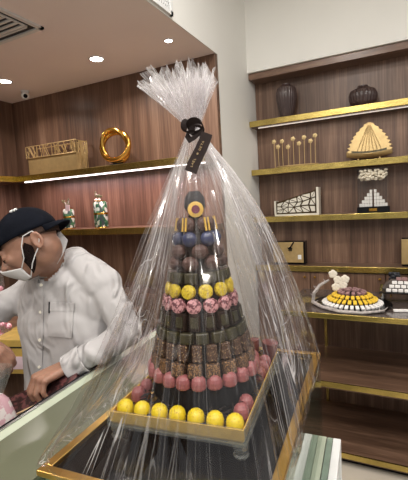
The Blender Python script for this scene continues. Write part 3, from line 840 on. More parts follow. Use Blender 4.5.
# prototypes: local +X points outwards from the cone, Z up
def mk(kind, sc=1.0):
    M90 = Matrix.Rotation(PI / 2, 3, 'Y')
    if kind == 'disc_y': return ('bonbon', [(MB().lathe([(.0085, -.006), (.0125, -.004), (.0138, .0), (.0125, .005), (.006, .0072), (.0001, .0075)], n=24, M=M90), W['yellow2'])])
    if kind == 'disc_p': return ('bonbon', [(MB().lathe([(.0095, -.006), (.0135, -.004), (.0135, .004), (.0095, .0062), (.0001, .0064)], n=24, M=M90), W['pinkd'])])
    if kind == 'top': return ('bonbon', [(MB().lathe([(.0135, -.005), (.0148, -.003), (.0148, .003), (.0120, .0045), (.0001, .0045)], n=28, M=M90), W['ygold']),
                                          (MB().lathe([(.0078, .0040), (.0078, .0058), (.0001, .0060)], n=24, M=M90), W['purple'])])
    if kind == 'stripe': 
        s = MB()
        for dy in (-.0035, .0035): s.box((.0105, dy - .0012, -.013), (.0135, dy + .0012, .012))
        return ('bonbon', [(MB().ball((0, 0, 0), .0135, 16, 10, (.85, 1, 1.1)), W['brownb']), (s, W['ygold'])])
    if kind == 'blue': return ('bonbon', [(MB().ball((0, 0, 0), .0150, 20, 12, (.9, 1, 1)), W['blueb'])])
    if kind == 'ball': return ('truffle', [(MB().ball((0, 0, 0), .0155, 10, 7, (.85, 1.05, .9)), W['brownb'])])
    if kind == 'green': return ('bonbon', [(MB().box((-.009, -.0115, -.010), (.009, .0115, .010)), W['greenc'])])
    if kind == 'slab': return ('chocolate', [(MB().box((-.007, -.011, -.016), (.006, .011, .016)), W['blackchoc']), (MB().box((.006, -.007, -.009), (.0085, .007, .009)), W['greenc'])])
    if kind == 'nut2': return ('praline', [(MB().box((-.007, -.0090, -.0150), (.008, .0090, .0150)), W['nutty2'])])
    if kind == 'nut': return ('praline', [(MB().box((-.008, -.0125, -.0125), (.008, .0125, .0125)), W['nutty'])])
    if kind == 'pink': return ('bonbon', [(MB().lathe([(.0128, -.012), (.0140, -.008), (.0138, 0), (.0120, .006), (.008, .0105), (.003, .0125), (.0001, .013)], n=9), W['pinkb'])])
    if kind == 'yel': return ('bonbon', [(MB().lathe([(.0138, -.012), (.0150, -.008), (.0148, 0), (.0128, .007), (.0080, .0115), (.003, .0130), (.0001, .0132)], n=18), W['yellow'])])
protos = {}
placed = []
def put(kind, P, rz, tilt, rowname, desc, cat='chocolate'):
    if kind not in protos:
        nm, parts = mk(kind)
        root = parts[0][0].build(nm, parts[0][1], None, kind not in ('green', 'slab', 'nut', 'nut2', 'ball', 'pink'), bevel=.003 if kind in ('green', 'nut', 'nut2', 'slab') else 0)
        if kind in ('pink',):
            for p_ in root.data.polygons: p_.use_smooth = False
            bv = root.modifiers.new('b', 'BEVEL'); bv.width = .0015; bv.segments = 2
        for q in parts[1:]: q[0].build({'top': 'plum_center', 'stripe': 'gold_stripes', 'slab': 'green_inlay'}[kind], q[1], root)
        protos[kind] = root; o = root
    else: o = dup(protos[kind])
    o.location = P; o.rotation_euler = (0, tilt, rz)
    o['category'] = cat
    placed.append((rowname, desc, o)); return o
rows = [  # kind, picture row, how many, angular step, offset angle, outward offset, row name, description
    ('top', 209.5, 1, 0, .05, .008, 'topmost', 'yellow disc bonbon with plum center'),
    ('stripe', 225, 4, 1.15, .0, .008, 'second ring from the top', 'brown bonbon with two gold stripes'),
    ('blue', 239.5, 4, 1.02, .12, .010, 'third ring from the top', 'shiny navy blue bonbon'),
    ('ball', 252, 3, 1.15, .12, .009, 'fourth ring from the top', 'rough brown truffle'),
    ('ball', 264, 4, .95, .15, .009, 'fifth ring from the top', 'rough brown truffle'),
    ('green', 278.5, 8, .54, .0, .009, 'ring just above the yellow discs', 'dark green and gold bonbon'),
    ('disc_y', 292, 7, .52, .18, .011, 'ring of yellow discs', 'yellow disc bonbon'),
    ('disc_p', 306.5, 8, .455, .05, .012, 'ring of pink discs', 'speckled pink disc bonbon'),
    ('slab', 322.5, 10, .36, .02, .010, 'ring below the pink discs', 'dark chocolate slab with green inlay'),
    ('green', 338.5, 10, .35, .17, .010, 'ring above the drizzled pralines', 'dark green and gold bonbon'),
    ('nut2', 353.5, 12, .30, .02, .010, 'drizzled praline ring', 'brown nut praline with pale drizzle'),
    ('nut', 371, 11, .335, .16, .010, 'nut crusted ring', 'square nut-crusted praline'),
]
for kind, py, cnt, st, off, ro, rn, de in rows:
    z = solve_z(py, ro)
    for k in range(cnt):
        a = ang0 + off + (k - (cnt - 1) / 2) * st
        r = cone_r(z) + ro
        P = TC + Vector((r * math.cos(a), r * math.sin(a), z))
        put(kind, P, a + rnd.uniform(-.08, .08), -slope * (.7 if kind not in ('top',) else .2), rn, de)
# pink ring at the foot
zpk = solve_z(388.5, .006)
MB().lathe([(.100, 0), (.102, .004), (.100, zpk - .013 - zbase)], n=48).build('step', W['black'], tw, True, loc=(0, 0, .0121))
tw.children[-1].scale = (1, 1, 1)
for k in range(14):
    a = ang0 + .03 + (k - 6.5) * .285
    r = .098
    P = TC + Vector((r * math.cos(a), r * math.sin(a), zpk + .0125))
    put('pink', P, a + rnd.uniform(-.5, .5), 0, 'foot ring of the tower', 'dusty pink faceted bonbon')
# trays' corners and front line
def tray(x, y, z): return TM @ Vector((x, y, z))
zf = zs + .018
for k in range(7):
    put('yel', tray(.024 + k * .0338, .024, zf), rnd.uniform(0, 6), 0, 'front line of the tray', 'yellow speckled dome bonbon')
for k, (x, y) in enumerate(((TW - .022, .060), (TW - .021, .092), (TW - .021, .212), (TW - .021, .244), (TW - .022, .276))):
    put('pink', tray(x, y, zf), rnd.uniform(0, 6), 0, 'right side of the tray', 'dusty pink faceted bonbon')
for k, (x, y) in enumerate(((.022, .075), (.022, .108), (.022, .240))):
    put('pink', tray(x, y, zf), rnd.uniform(0, 6), 0, 'left side of the tray', 'dusty pink faceted bonbon')
ords = ['first', 'second', 'third', 'fourth', 'fifth', 'sixth', 'seventh', 'eighth', 'ninth', 'tenth', 'eleventh', 'twelfth', 'thirteenth', 'fourteenth', 'fifteenth', 'sixteenth', 'seventeenth']
byrow = {}
for rn, de, o in placed: byrow.setdefault((rn, de), []).append(o)
for (rn, de), L_ in byrow.items():
    if 'side of the tray' in rn: L_.sort(key=lambda o: pj(o.location)[1], reverse=True)
    else: L_.sort(key=lambda o: (pj(o.location)[0]))
    for i, o in enumerate(L_):
        if 'side of the tray' in rn: lb = '%s on the %s, %s from the front' % (de, rn, ords[i])
        elif len(L_) == 1: lb = '%s at the top of the tower under the dark tip' % de
        else: lb = '%s, %s from the left, %s' % (de, ords[i], rn)
        o['label'] = lb; o['group'] = '%ss, %s' % (de.split(' with')[0], rn)
# red-brown chocolate cones at the back right of the tray
W['redbr'] = plain('dark_red_chocolate', (.16, .035, .03), .4, var=.3)
for k, (x, y, tl2) in enumerate(((.228, .315, .15), (.194, .317, -.1))):
    b = tray(x, y, zs + .0005)
    o = MB().lathe([(.008, 0), (.013, .014), (.017, .034), (.018, .048), (.013, .045)], n=14).build('chocolate_cup', W['redbr'], None, True, loc=b, rot=(tl2 * .4, tl2, 0))
    tag(o, ['dark red chocolate cup at the back right corner of the tray', 'dark red chocolate cup just left of the corner one, back of the tray'][k], 'chocolate', 'dark red cups at the back of the tray')

# ------------------------------------------------------------------ cellophane
W['film'] = film_mat('cellophane', .004, .68, sparse=(.46, .60))
W['film2'] = film_mat('cellophane_gathered', .16, .6, 110, top=.12, topc=.2, sparse=(.4, .55))
NK = at(193.5, 127, .735)        # the tied neck
cc = A0 + CA * CW / 2 + CB * CD / 2
def rect_pt(th, ex=.006):
    # point on the case rim (rounded), th measured in case axes
    c, s = math.cos(th), math.sin(th); a, b = CW / 2 + ex, CD / 2 + ex
    p = 9.0
    r = (abs(c / a) ** p + abs(s / b) ** p) ** (-1 / p)
    return cc + CA * (r * c) + CB * (r * s)
def sfn(u): return u ** .92
def film(name, seed, th0, th1, nth, nt, amp, off, z_low, par, mat=None):
    r = random.Random(seed)
    jag = [r.uniform(-1, 1) for _ in range(nth + 1)]
    ph = [(r.uniform(0, 6.28), r.uniform(.6, 1.4)) for _ in range(8)]
    v = []; f = []; uv = []
    full = abs((th1 - th0) - 2 * PI) < 1e-6
    for i in range(nth + 1):
        ii = 0 if (full and i == nth) else i
        th = th0 + (th1 - th0) * (ii + .35 * jag[ii] * (0 < ii < nth)) / nth
        B = rect_pt(th, .008 + off)
        for j in range(nt + 1):
            u = j / nt
            if j <= 2:    # tucked skirt below the rim
                k = j / 2; p = B.copy(); p.z = z_low + (ZR + .012 - z_low) * k
                p = p + (cc - B).normalized() * (.012 * (1 - k)); p.z = z_low + (ZR + .010 - z_low) * k; out_amp = .3
            else:
                w = (u - 2 / nt) / (1 - 2 / nt); w = sfn(w)
                p = B.lerp(Vector((NK.x, NK.y, 0)), w); p.z = ZR + .010 + (NK.z - ZR - .010) * w
                bulge = 0
                d = Vector((B.x - NK.x, B.y - NK.y, 0)).normalized()
                # right flank of the wrap bellies outwards, left flank is pulled in
                sidek = d.dot(Vector((.893, .446, 0)))
                p += d * (max(0, sidek) * .046 * math.sin(PI * w) + max(0, -sidek) * -.030 * math.sin(PI * w ** .7) + .018 * max(0, 1 - abs(sidek)) * math.sin(PI * w) + .012 * math.sin(PI * w ** 3))
                rr = max(.010 - (p - Vector((NK.x, NK.y, p.z))).length, 0); p += d * rr
                out_amp = 1.0
            d = Vector((p.x - NK.x, p.y - NK.y, 0)); R_ = d.length; d = d.normalized() if R_ > 1e-6 else Vector((1, 0, 0))
            a_ = amp * min(1, R_ / .12) * out_amp
            taut = .35 + .65 * min(1, abs(((th / (2 * PI)) % 1.0) - .80) / .10)
            a_ *= taut
            fold = jag[ii] * .75 + .3 * math.sin(th * 11 + ph[0][0] + u * 1.2 * ph[0][1]) + .2 * math.sin(th * 23 + ph[1][0])
            fold += .6 * (noise.noise(Vector((th * 5, u * 2, seed))) )
            p = p + d * (a_ * fold) + Vector((0, 0, .004 * noise.noise(Vector((th * 9, u * 7, seed + 3)))))
            v.append(p); uv.append(((th / (2 * PI)) % 1.0 if not full else (th0 + (th1 - th0) * i / nth) / (2 * PI), u))
    for i in range(nth):
        for j in range(nt):
            a = i * (nt + 1) + j; b = a + nt + 1
            if (i + j + int(jag[i] * 3)) % 2: f += [(a, b, b + 1), (a, b + 1, a + 1)]
            else: f += [(a, b, a + 1), (b, b + 1, a + 1)]
    return sheet(name, v, f, uv, par, mat or W['film'])
def sheet(name, v, f, uv, par, mat, smooth=False):
    me = bpy.data.meshes.new(name); me.from_pydata([tuple(par_inv(p)) for p in v], [], f); me.update()
    l = me.uv_layers.new(name='UVMap')
    for lp in me.loops: l.data[lp.index].uv = uv[lp.vertex_index]
    me.materials.append(mat)
    if smooth:
        for p_ in me.polygons: p_.use_smooth = True
    o = bpy.data.objects.new(name, me); C.objects.link(o); o.parent = par; return o
wrap = empty('cellophane_wrap', (cc.x, cc.y, ZR), 0, 'clear cellophane gathered to a tied neck around the chocolate tower', 'wrapping')
def par_inv(p): return Vector(p) - wrap.location
film('film', 5, 0, 2 * PI, 76, 14, .012, 0, ZR - .03, wrap)
# loose overlapping flaps of the same sheet
film('film_overlap', 17, math.radians(-172), math.radians(-120), 15, 12, .012, .008, ZR + .004, wrap)
film('film_overlap', 23, math.radians(-42), math.radians(-2), 12, 12, .014, .006, ZR + .002, wrap)
# gathered neck and flared top
def flare(seed, dx, R_, hgt, tilt):
    r = random.Random(seed); n = 84; nt = 9; v = []; f = []; uv = []
    ax = (-EX * .14 + Vector((0, 0, 1))).normalized()
    tops = [r.uniform(.80, 1.08) for _ in range(n + 1)]; jag = [r.uniform(-1, 1) for _ in range(n + 1)]
    for i in range(n + 1):
        ii = i % n; a = 2 * PI * ii / n
        sx, cy_ = math.cos(a), math.sin(a)
        for j in range(nt + 1):
            u = j / nt
            L_ = -.02 + (hgt * tops[ii] + .02) * u
            ww = max(0, u - .12) / .88
            leftk = max(0, -sx)
            rad = .011 + R_ * ww ** 1.15 * (1 + .55 * leftk)
            rad += .35 * R_ * ww * jag[ii] * (.4 + .6 * r.random() * .3)
            L2 = L_ * (1 - .16 * leftk)
            p = NK + ax * L2 + EX * (rad * sx) + Vector((-.446, .893, 0)) * (rad * .8 * cy_)
            v.append(p); uv.append((i / n * .6, u))
    for i in range(n):
        for j in range(nt):
            a = i * (nt + 1) + j; b = a + nt + 1
            f += [(a, b, b + 1), (a, b + 1, a + 1)] if (i + j) % 2 else [(a, b, a + 1), (b, b + 1, a + 1)]
    return sheet('gathered_top', v, f, uv, wrap, W['film2'])
flare(31, 0, .047, .106, 0); flare(37, 0, .032, .107, 0); flare(41, 0, .017, .100, 0)
# ribbon
W['ribbon'] = plain('dark_brown_satin', (.020, .014, .013), .38, Specular_IOR_Level=.05, var=.15, scale=60)
W['goldink'] = plain('gold_print', (.30, .21, .10), .4)
rb = empty('ribbon', NK, 0, 'dark satin ribbon with gold lettering tied at the cellophane neck', 'ribbon')
def strip(pts, wdir, wid, nm='ribbon_loop', th=.0012):
    P = []
    for i, p in enumerate(pts):
        wv_ = wdir(i) if callable(wdir) else wdir
        P.append([p - wv_ * wid / 2, p, p + wv_ * wid / 2])
    nrm = EZ
    return MB().grid(P, th, nrm).build(nm, W['ribbon'], rb, True)
def L3(px, py, d): return at(px, py, d) - NK
dn = .695
# loop: two curls around the neck
loop = []
for k in range(25):
    a = 2 * PI * k / 24
    loop.append(L3(195.5 + 8.0 * math.cos(a), 127 + 7.0 * math.sin(a) * .95, dn + .018 * math.sin(a + .8)))
strip(loop, (EZ * .80 + EY * .50 + EX * .30).normalized(), .015)
loop2 = []
for k in range(21):
    a = 2 * PI * k / 20
    loop2.append(L3(188 + 4.6 * math.cos(a), 126.5 + 6.5 * math.sin(a), dn - .006 + .014 * math.cos(a)))
strip(loop2, (EZ * .55 + EY * .2 + EX * .8).normalized(), .012)
strip([L3(186, 134, dn), L3(190, 140, dn - .002), L3(197, 136, dn - .006), L3(203, 130, dn - .004)], (EY * .9 - EX * .3).normalized(), .012, 'ribbon_band')
MB().tube([NK * 0 + EX * (.0125 * math.cos(2 * PI * k / 16)) + EZ * (.0125 * math.sin(2 * PI * k / 16)) for k in range(16)], .0032, 8, closed=True).build('knot', W['ribbon'], rb, True)
tail = [(207, 133), (204.5, 141), (201, 149), (197, 157), (193, 165), (190.5, 172)]
tp = [L3(x, y, dn - .004 - .011 * i) for i, (x, y) in enumerate(tail)]
strip(tp, (EX * .93 + EY * .35).normalized(), .0205, 'ribbon_tail')
# small raised gold letter strokes along the tail, as on the ribbon
gl = MB()
def glyph(c, s, strokes):
    ux = (EX * .42 - EY * .9).normalized(); uy = (EX * .9 + EY * .42).normalized() * -1
    for st in strokes:
        gl.tube([c + ux * (p_[0] * s) + uy * (p_[1] * s) - EZ * .0016 for p_ in st], .00055, 5)
N_ = {'a': [[(0, 0), (.5, 1), (1, 0)], [(.25, .4), (.75, .4)]], 'l': [[(0, 1), (0, 0), (.7, 0)]], 'e': [[(.8, 1), (0, 1), (0, 0), (.8, 0)], [(0, .5), (.6, .5)]], 'o': [[(0, 0), (0, 1), (.8, 1), (.8, 0), (0, 0)]], 't': [[(0, 1), (1, 1)], [(.5, 1), (.5, 0)]], '*': [[(0, .5), (1.4, .5)], [(.7, 0), (.7, 1)], [(.3, .1), (1.1, .9)], [(.3, .9), (1.1, .1)]]}
for i, ch in enumerate('lael * oeta'):
    u = .86 - i * .060
    if ch == ' ': continue
    k = u * (len(tp) - 1); j = min(int(k), len(tp) - 2); c = tp[j].lerp(tp[j + 1], k - j)
    glyph(c, .0030, N_[ch])
gl.build('gold_lettering', W['goldink'], rb)

# ------------------------------------------------------------------ the man
skin = plain('skin', (.29, .15, .10), .5, var=.08, scale=40)
skin.node_tree.nodes['Principled BSDF'].inputs['Subsurface Weight'].default_value = .08
W['shirt'] = plain('white_cotton', (.66, .63, .62), .75, var=.02, scale=8, bump=.35, bscale=16)
def cloth(name, col):
    m, N, L, b = new_mat(name); mp = coords(N, L, (1, 1, .55))
    n = N.new('ShaderNodeTexNoise'); n.inputs['Scale'].default_value = 13; n.inputs['Detail'].default_value = 3; n.inputs['Distortion'].default_value = 1.6
    L.new(mp.outputs[0], n.inputs['Vector'])
    n.noise_type = 'RIDGED_MULTIFRACTAL'
    bp = N.new('ShaderNodeBump'); bp.inputs['Strength'].default_value = 1.0; bp.inputs['Distance'].default_value = .025
    L.new(n.outputs['Fac'], bp.inputs['Height']); L.new(bp.outputs[0], b.inputs['Normal'])
    setp(b, Base_Color=(*col, 1), Roughness=.75, Specular_IOR_Level=.25); b.inputs['Sheen Weight'].default_value = .1
    return m
W['shirt'] = cloth('white_cotton', (.43, .41, .41))
W['mask'] = plain('white_mask', (.58, .565, .56), .8, var=.03, bump=.15, bscale=60)
W['cap'] = plain('black_cotton_cap', (.006, .007, .011), .8, Specular_IOR_Level=.05, var=.2, bump=.1)
W['beard'] = plain('black_beard', (.016, .010, .009), .9, Specular_IOR_Level=.05, var=.5, scale=300, bump=.8, bscale=400)
W['trouser'] = plain('black_trousers', (.012, .012, .014), .8, Specular_IOR_Level=.05)
# anchors
DH = 1.22
ear = at(37.5, 241, DH - .07)
hF = (-EX * .84 + EY * .53 - EZ * .16).normalized()
hU = (-EX * .50 - EY * .86).normalized(); hU = (hU - hF * hU.dot(hF)).normalized()
hS = hF.cross(hU).normalized()
if hS.dot(EZ) > 0: hS = -hS            # towards the camera side
HC = ear - hS * .070 + hF * .030 + hU * .014
HMt = Matrix((hF, hS, hU)).transposed()
HK = .94
def hd(f, s, u): return HC + (hF * f + hS * s + hU * u) * HK
root_m = Vector((at(72, 400, 1.40).x, at(72, 400, 1.40).y, 0))
man = empty('person', root_m, 0, 'man in a white shirt, backwards black cap and face mask working behind the counter', 'person')
B = MB()
# head
HE = lambda c, sc: B.ball(hd(*c), HK, 28, 18, sc, HMt)
HE((.000, 0, .030), (.091, .074, .088))
HE((.030, 0, -.012), (.066, .062, .080))
HE((.042, 0, -.056), (.046, .047, .042))     # jaw and chin
HE((.070, 0, -.076), (.020, .024, .018))
HE((.070, .032, -.018), (.022, .024, .022)); HE((.070, -.032, -.018), (.022, .024, .022))   # cheekbones
B.caps(hd(.088, .030, .020), hd(.092, .008, .018), .010, .010); B.caps(hd(.088, -.030, .020), hd(.092, -.008, .018), .010, .010)  # brow
B.ball(hd(.087, .030, -.002), .0125, 16, 10); B.ball(hd(.087, -.030, -.002), .0125, 16, 10)   # lids, looking down
B.caps(hd(.092, 0, .012), hd(.116, 0, -.026), .007, .011)      # nose
B.ball(hd(.106, .010, -.030), .008); B.ball(hd(.106, -.010, -.030), .008)
B.caps(hd(.096, .014, -.052), hd(.096, -.014, -.052), .006, .006)  # lips
for s in (1, -1):
    pts_ = [hd(-.030 + .014 * math.cos(a) - .004, s * (.074 + .006 * math.sin(a * .5)), -.012 + .026 * math.sin(a)) for a in [2 * PI * k / 14 for k in range(14)]]
    B.tube(pts_, .0052, 8, closed=True)
    B.ball(hd(-.030, s * .071, -.012), 1.0, 12, 8, (.014, .006, .026), HMt)
# neck
nb = at(48, 265, 1.30)
B.caps(hd(-.026, 0, -.030), nb, .052, .057, 20)
B.caps(hd(-.010, 0, -.045), nb, .050, .060, 20)
# torso
def cp(a, b, ra, rb_, mb=B): mb.caps(a, b, ra, rb_, 20)
chL, chR = at(88, 322, 1.33), at(55, 322, 1.40)
shL, shR = at(103, 285, 1.27), at(32, 290, 1.42)
wL, wR_ = at(80, 385, 1.38), at(58, 385, 1.42)
el, wr_ = at(128, 332, 1.20), at(70, 367, 1.185)
elR, wrR = at(-42, 332, 1.32), at(-22, 343, 1.16)
hipc = at(70, 430, 1.42)
def torso(mb, g):
    cp(chL, chR, .118 + g, .118 + g, mb); cp(shL, shR, .058 + g, .058 + g, mb)
    cp(nb + Vector((0, 0, -.01)), (shL + chL) / 2, .050 + g, .085 + g, mb); cp(at(74, 263, 1.31), shL, .052 + g, .056 + g, mb); cp(nb + Vector((0, 0, -.012)), at(70, 268, 1.31), .046 + g, .052 + g, mb); cp(nb + Vector((0, 0, -.01)), (shR + chR) / 2, .052 + g, .085 + g, mb)
    cp(chL, wL, .115 + g, .105 + g, mb); cp(chR, wR_, .115 + g, .105 + g, mb)
    cp(nb, (chL + chR) / 2, .06 + g, .115 + g, mb)
def arm(mb, sh, e, w_, g, gw):
    cp(sh, e, .050 + g, .040 + g, mb); cp(e, w_, .038 + g, .026 + gw, mb)
torso(B, -.006); arm(B, shL, el, wr_, -.008, -.001); arm(B, shR, elR, wrR, -.008, -.001)
cp(wL, hipc, .10, .115); cp(wR_, hipc, .10, .115)
fwd = Vector((-.25, -.97, 0)); sidev = Vector((.97, -.25, 0))
for s in (1, -1):
    hp = Vector((hipc.x, hipc.y, .88)) + sidev * (.09 * s); kn = Vector((hp.x, hp.y, .48)) + fwd * .03; an = Vector((hp.x, hp.y, .09)) - fwd * .02
    cp(hp, kn, .085, .055); cp(kn, an, .052, .036); cp(an, an + fwd * .14 - Vector((0, 0, .045)), .038, .030)
# hands
def hand(mb, wr, d, n_, s_, curl, scale=1.0):
    # d towards the knuckles, n_ back of the hand, s_ thumb side
    d = d.normalized(); n_ = (n_ - d * n_.dot(d)).normalized(); s_ = (s_ - d * s_.dot(d) - n_ * s_.dot(n_)).normalized()
    kn = []
    for i, (o_s, ln) in enumerate(((.030, .086), (.011, .090), (-.009, .086), (-.028, .078))):
        k = wr + (d * ln + s_ * o_s + n_ * (.004 - .003 * abs(i - 1))) * scale; kn.append(k)
        mb.caps(wr + s_ * (o_s * .55), k, .0165 * scale, .0125 * scale, 12)
    mb.caps(wr + d * .05 * scale + s_ * .016, wr + d * .05 * scale - s_ * .016, .0165 * scale, .0155 * scale, 12)
    for i, k in enumerate(kn):
        ls = [(.040, .026, .020), (.044, .029, .021), (.041, .027, .021), (.032, .021, .018)][i]
        p = k; ang = 0; r0 = .0100 if i < 3 else .0088
        for j, l in enumerate(ls):
            ang += curl[j] + (.05 * i if j == 0 else 0)
            q = p + (d * math.cos(ang) - n_ * math.sin(ang) + s_ * ((.10 - .07 * i) * (j == 0))) * (l * scale)
            mb.caps(p, q, (r0 - .0008 * j) * scale, (r0 - .0008 * (j + 1)) * scale, 12); p = q
    t0 = wr + (d * .022 + s_ * .024 - n_ * .006) * scale
    t1 = t0 + (d * .034 + s_ * .024 - n_ * .012) * scale; t2 = t1 + (d * .030 + s_ * .004 - n_ * .014) * scale; t3 = t2 + (d * .022 - s_ * .006 - n_ * .012) * scale
    mb.caps(wr + d * .012 * scale + s_ * .010, t1, .0165 * scale, .0125 * scale, 12); mb.caps(t1, t2, .0115 * scale, .0105 * scale, 12); mb.caps(t2, t3, .0105 * scale, .0085 * scale, 12)
Hn = MB()
hd_d = (-EX * .66 + EY * .22 - EZ * .62)
hand(Hn, at(66, 366.5, 1.185), hd_d, -EX * .20 - EY * .85 - EZ * .15, -EX * .72 - EY * .15 + EZ * .55, (.95, .80, .35), .98)
B.v += []; 
off_ = len(B.v); B.v += Hn.v; B.f += [tuple(i + off_ for i in f_) for f_ in Hn.f]
Hn = MB(); hand(Hn, at(-30, 346, 1.155), EX * .85 + EY * .38 - EZ * .1, -EY * .8 - EZ * .6, -EX * .1 - EY * .2 + EZ * .8, (.7, .7, .5))
off_ = len(B.v); B.v += Hn.v; B.f += [tuple(i + off_ for i in f_) for f_ in Hn.f]
B.v = [v_ - root_m for v_ in B.v]
body = B.build('body', skin, man); remesh(body, .0048, 3)
def mchild(mb, nm, mat, **k):
    mb.v = [v_ - root_m for v_ in mb.v]; return mb.build(nm, mat, man, **k)
# shirt
Sm = MB(); torso(Sm, .004)
arm(Sm, shL, el, wr_, .004, .009); arm(Sm, shR, elR, wrR, .004, .009)
cp(chL, hipc, .115, .105, Sm); cp(chR, hipc, .115, .105, Sm)
# sleeve folds at elbow and shoulder as soft rolls
rf = random.Random(2)
for (a, b, r0, r1) in ((shL, el, .060, .050), (el, wr_, .050, .037), (shR, elR, .060, .050), (elR, wrR, .050, .037)):
    dd = (b - a).normalized(); s1 = dd.cross(Vector((0, 0, 1))).normalized(); s2 = dd.cross(s1)
    for k in range(6):
        u = rf.uniform(.1, .9); c = a.lerp(b, u); rr = r0 + (r1 - r0) * u; a0 = rf.uniform(0, 6.28)
        Sm.tube([c + (s1 * math.cos(a0 + .4 * q) + s2 * math.sin(a0 + .4 * q)) * (rr - .002) + dd * (.010 * q) for q in range(5)], [.002, .006, .008, .006, .002], 7)
for (a, b) in (((98, 292), (84, 312)), ((104, 300), (96, 330)), ((92, 345), (60, 372)), ((96, 352), (74, 384)), ((34, 300), (32, 345)), ((52, 345), (56, 380)), ((40, 290), (52, 300))):
    pass
Sm.v = [v_ - root_m for v_ in Sm.v]
shirt = Sm.build('shirt', W['shirt'], man); remesh(shirt, .006, 5)
# cloth folds and the open neck
for v_ in shirt.data.vertices:
    p = v_.co + root_m; 
    n1 = 1 - 2 * abs(noise.noise(Vector((p.x * 9 + p.z * 5, p.y * 9, p.z * 5)))) - .5; n2 = noise.noise(Vector((p.x * 26 + p.z * 14, p.y * 26, p.z * 10)))
    v_.co += v_.normal * (.005 * n1 + .0035 * n2)
bm = bmesh.new(); bm.from_mesh(shirt.data)
nd = (hd(-.02, 0, -.03) - nb).normalized()
hnd = (el - wr_).normalized(); hndR = (elR - wrR).normalized()
kill = [v_ for v_ in bm.verts if (v_.co + root_m - nb).dot(nd) > .026 and (v_.co + root_m - nb).length < .075 or (v_.co + root_m - wr_).dot(-hnd) > .0 and (v_.co + root_m - wr_).length < .055
        or (v_.co + root_m - wrR).dot(-hndR) > .0 and (v_.co + root_m - wrR).length < .055 or (v_.co + root_m).z < .90]
bmesh.ops.delete(bm, geom=kill, context='VERTS'); bm.to_mesh(shirt.data)
tree = BVHTree.FromBMesh(bm); bm.free()
def onshirt(px, py, lift=.003):
    r = ray(px, py).normalized(); h = tree.ray_cast(CAM - root_m, r)
    return (h[0] + root_m - r * lift) if h[0] is not None else at(px, py, 1.25)
def patch(quad, nu, nv, nm, mat, lift=.002, th=.002):
    P = []
    for i in range(nu + 1):
        row = []
        for j in range(nv + 1):
            u, v_ = i / nu, j / nv
            x = (quad[0][0] * (1 - u) + quad[1][0] * u) * (1 - v_) + (quad[3][0] * (1 - u) + quad[2][0] * u) * v_
            y = (quad[0][1] * (1 - u) + quad[1][1] * u) * (1 - v_) + (quad[3][1] * (1 - u) + quad[2][1] * u) * v_
            row.append(onshirt(x, y, lift))
        P.append(row)
    return mchild(MB().grid(P, th, -EZ), nm, mat, smooth=True)
patch(((50, 303.5), (74, 304), (72, 338), (47.5, 336)), 8, 10, 'pocket', W['shirt'], .002, .003)
patch(((50, 302.5), (74.3, 303), (74, 311), (49.8, 311)), 8, 4, 'pocket_flap', W['shirt'], .004, .003)
mchild(MB().tube([onshirt(49.3, 302, .008), onshirt(49.0, 313, .008)], .0022, 8), 'pen', W['black'])
patch(((39, 272), (44.5, 272), (42, 382), (36, 382)), 3, 30, 'placket', W['shirt'], .001, .003)
for y_ in (285, 312, 340, 367):
    c = onshirt(41.2 - (y_ - 285) * .025, y_, .006); mchild(MB().lathe([(.005, 0), (.005, .002)], c, 14, Matrix((EX, EY, -EZ)).transposed()), 'button', W['ivory'])
# collar
cf = (-EX * .75 + EY * .25 - EZ * .45); cf = (cf - nd * cf.dot(nd)).normalized(); cs = nd.cross(cf)
P = []
for i in range(33):
    a = -PI + .10 + (2 * PI - .2) * i / 32      # 0 = back
    dv = -cf * math.cos(a) + cs * math.sin(a)
    fr_ = (1 - math.cos(a)) / 2
    pt = max(0, fr_ - .72) / .28
    row = []
    for j in range(6):
        u = j / 5
        rad = .0575 + .006 * u
        h_ = .050 - .012 * fr_ - .030 * u + .006 * math.sin(PI * u)
        row.append(nb + nd * h_ + dv * rad)
    P.append(row)
colm = MB().grid(P, 0); 
co_ = mchild(colm, 'collar', W['shirt'], smooth=True)
so = co_.modifiers.new('s', 'SOLIDIFY'); so.thickness = .0045
def leaf(quad, deps, nm='collar_leaf'):
    P = []
    for i in range(11):
        row = []
        for j in range(7):
            u, v_ = i / 10, j / 6          # u along the neck, v outwards
            w4 = ((1 - u) * (1 - v_), u * (1 - v_), u * v_, (1 - u) * v_)
            x = sum(w * q[0] for w, q in zip(w4, quad)); y = sum(w * q[1] for w, q in zip(w4, quad)); d = sum(w * q for w, q in zip(w4, deps))
            x += 1.6 * math.sin(PI * u) * v_
            h = tree.ray_cast(CAM - root_m, ray(x, y).normalized())
            if h[0] is not None: d = min(d, (h[0] + root_m - CAM).dot(EZ) - .004 - .003 * v_)
            row.append(at(x, y, d))
        P.append(row)
    mchild(MB().grid(P, .0035, EZ), nm, W['shirt'], smooth=True)
leaf(((58.5, 230), (47, 259), (57, 264), (67.5, 240)), (1.255, 1.225, 1.222, 1.262))
leaf(((42, 262), (34, 262), (24, 272), (38, 277)), (1.225, 1.235, 1.26, 1.222))
# cuffs
for (w_, e_, nm) in ((wr_, el, 'cuff'), (wrR, elR, 'cuff')):
    ax = (e_ - w_).normalized(); q = ax.to_track_quat('Z', 'Y').to_matrix()
    cu = MB().lathe([(.038, -.012), (.0405, -.012), (.044, .045), (.0415, .047), (.036, -.010)], w_ + ax * .004, 32, q, cap=False)
    k_ = mchild(cu, nm, W['shirt'], smooth=True)
c = wr_ + hnd * .012 + (EX * .45 + EY * .75 - EZ * .5).normalized() * .043
mchild(MB().ball(c, .0065, 12, 8), 'cufflink', W['black'], smooth=True)
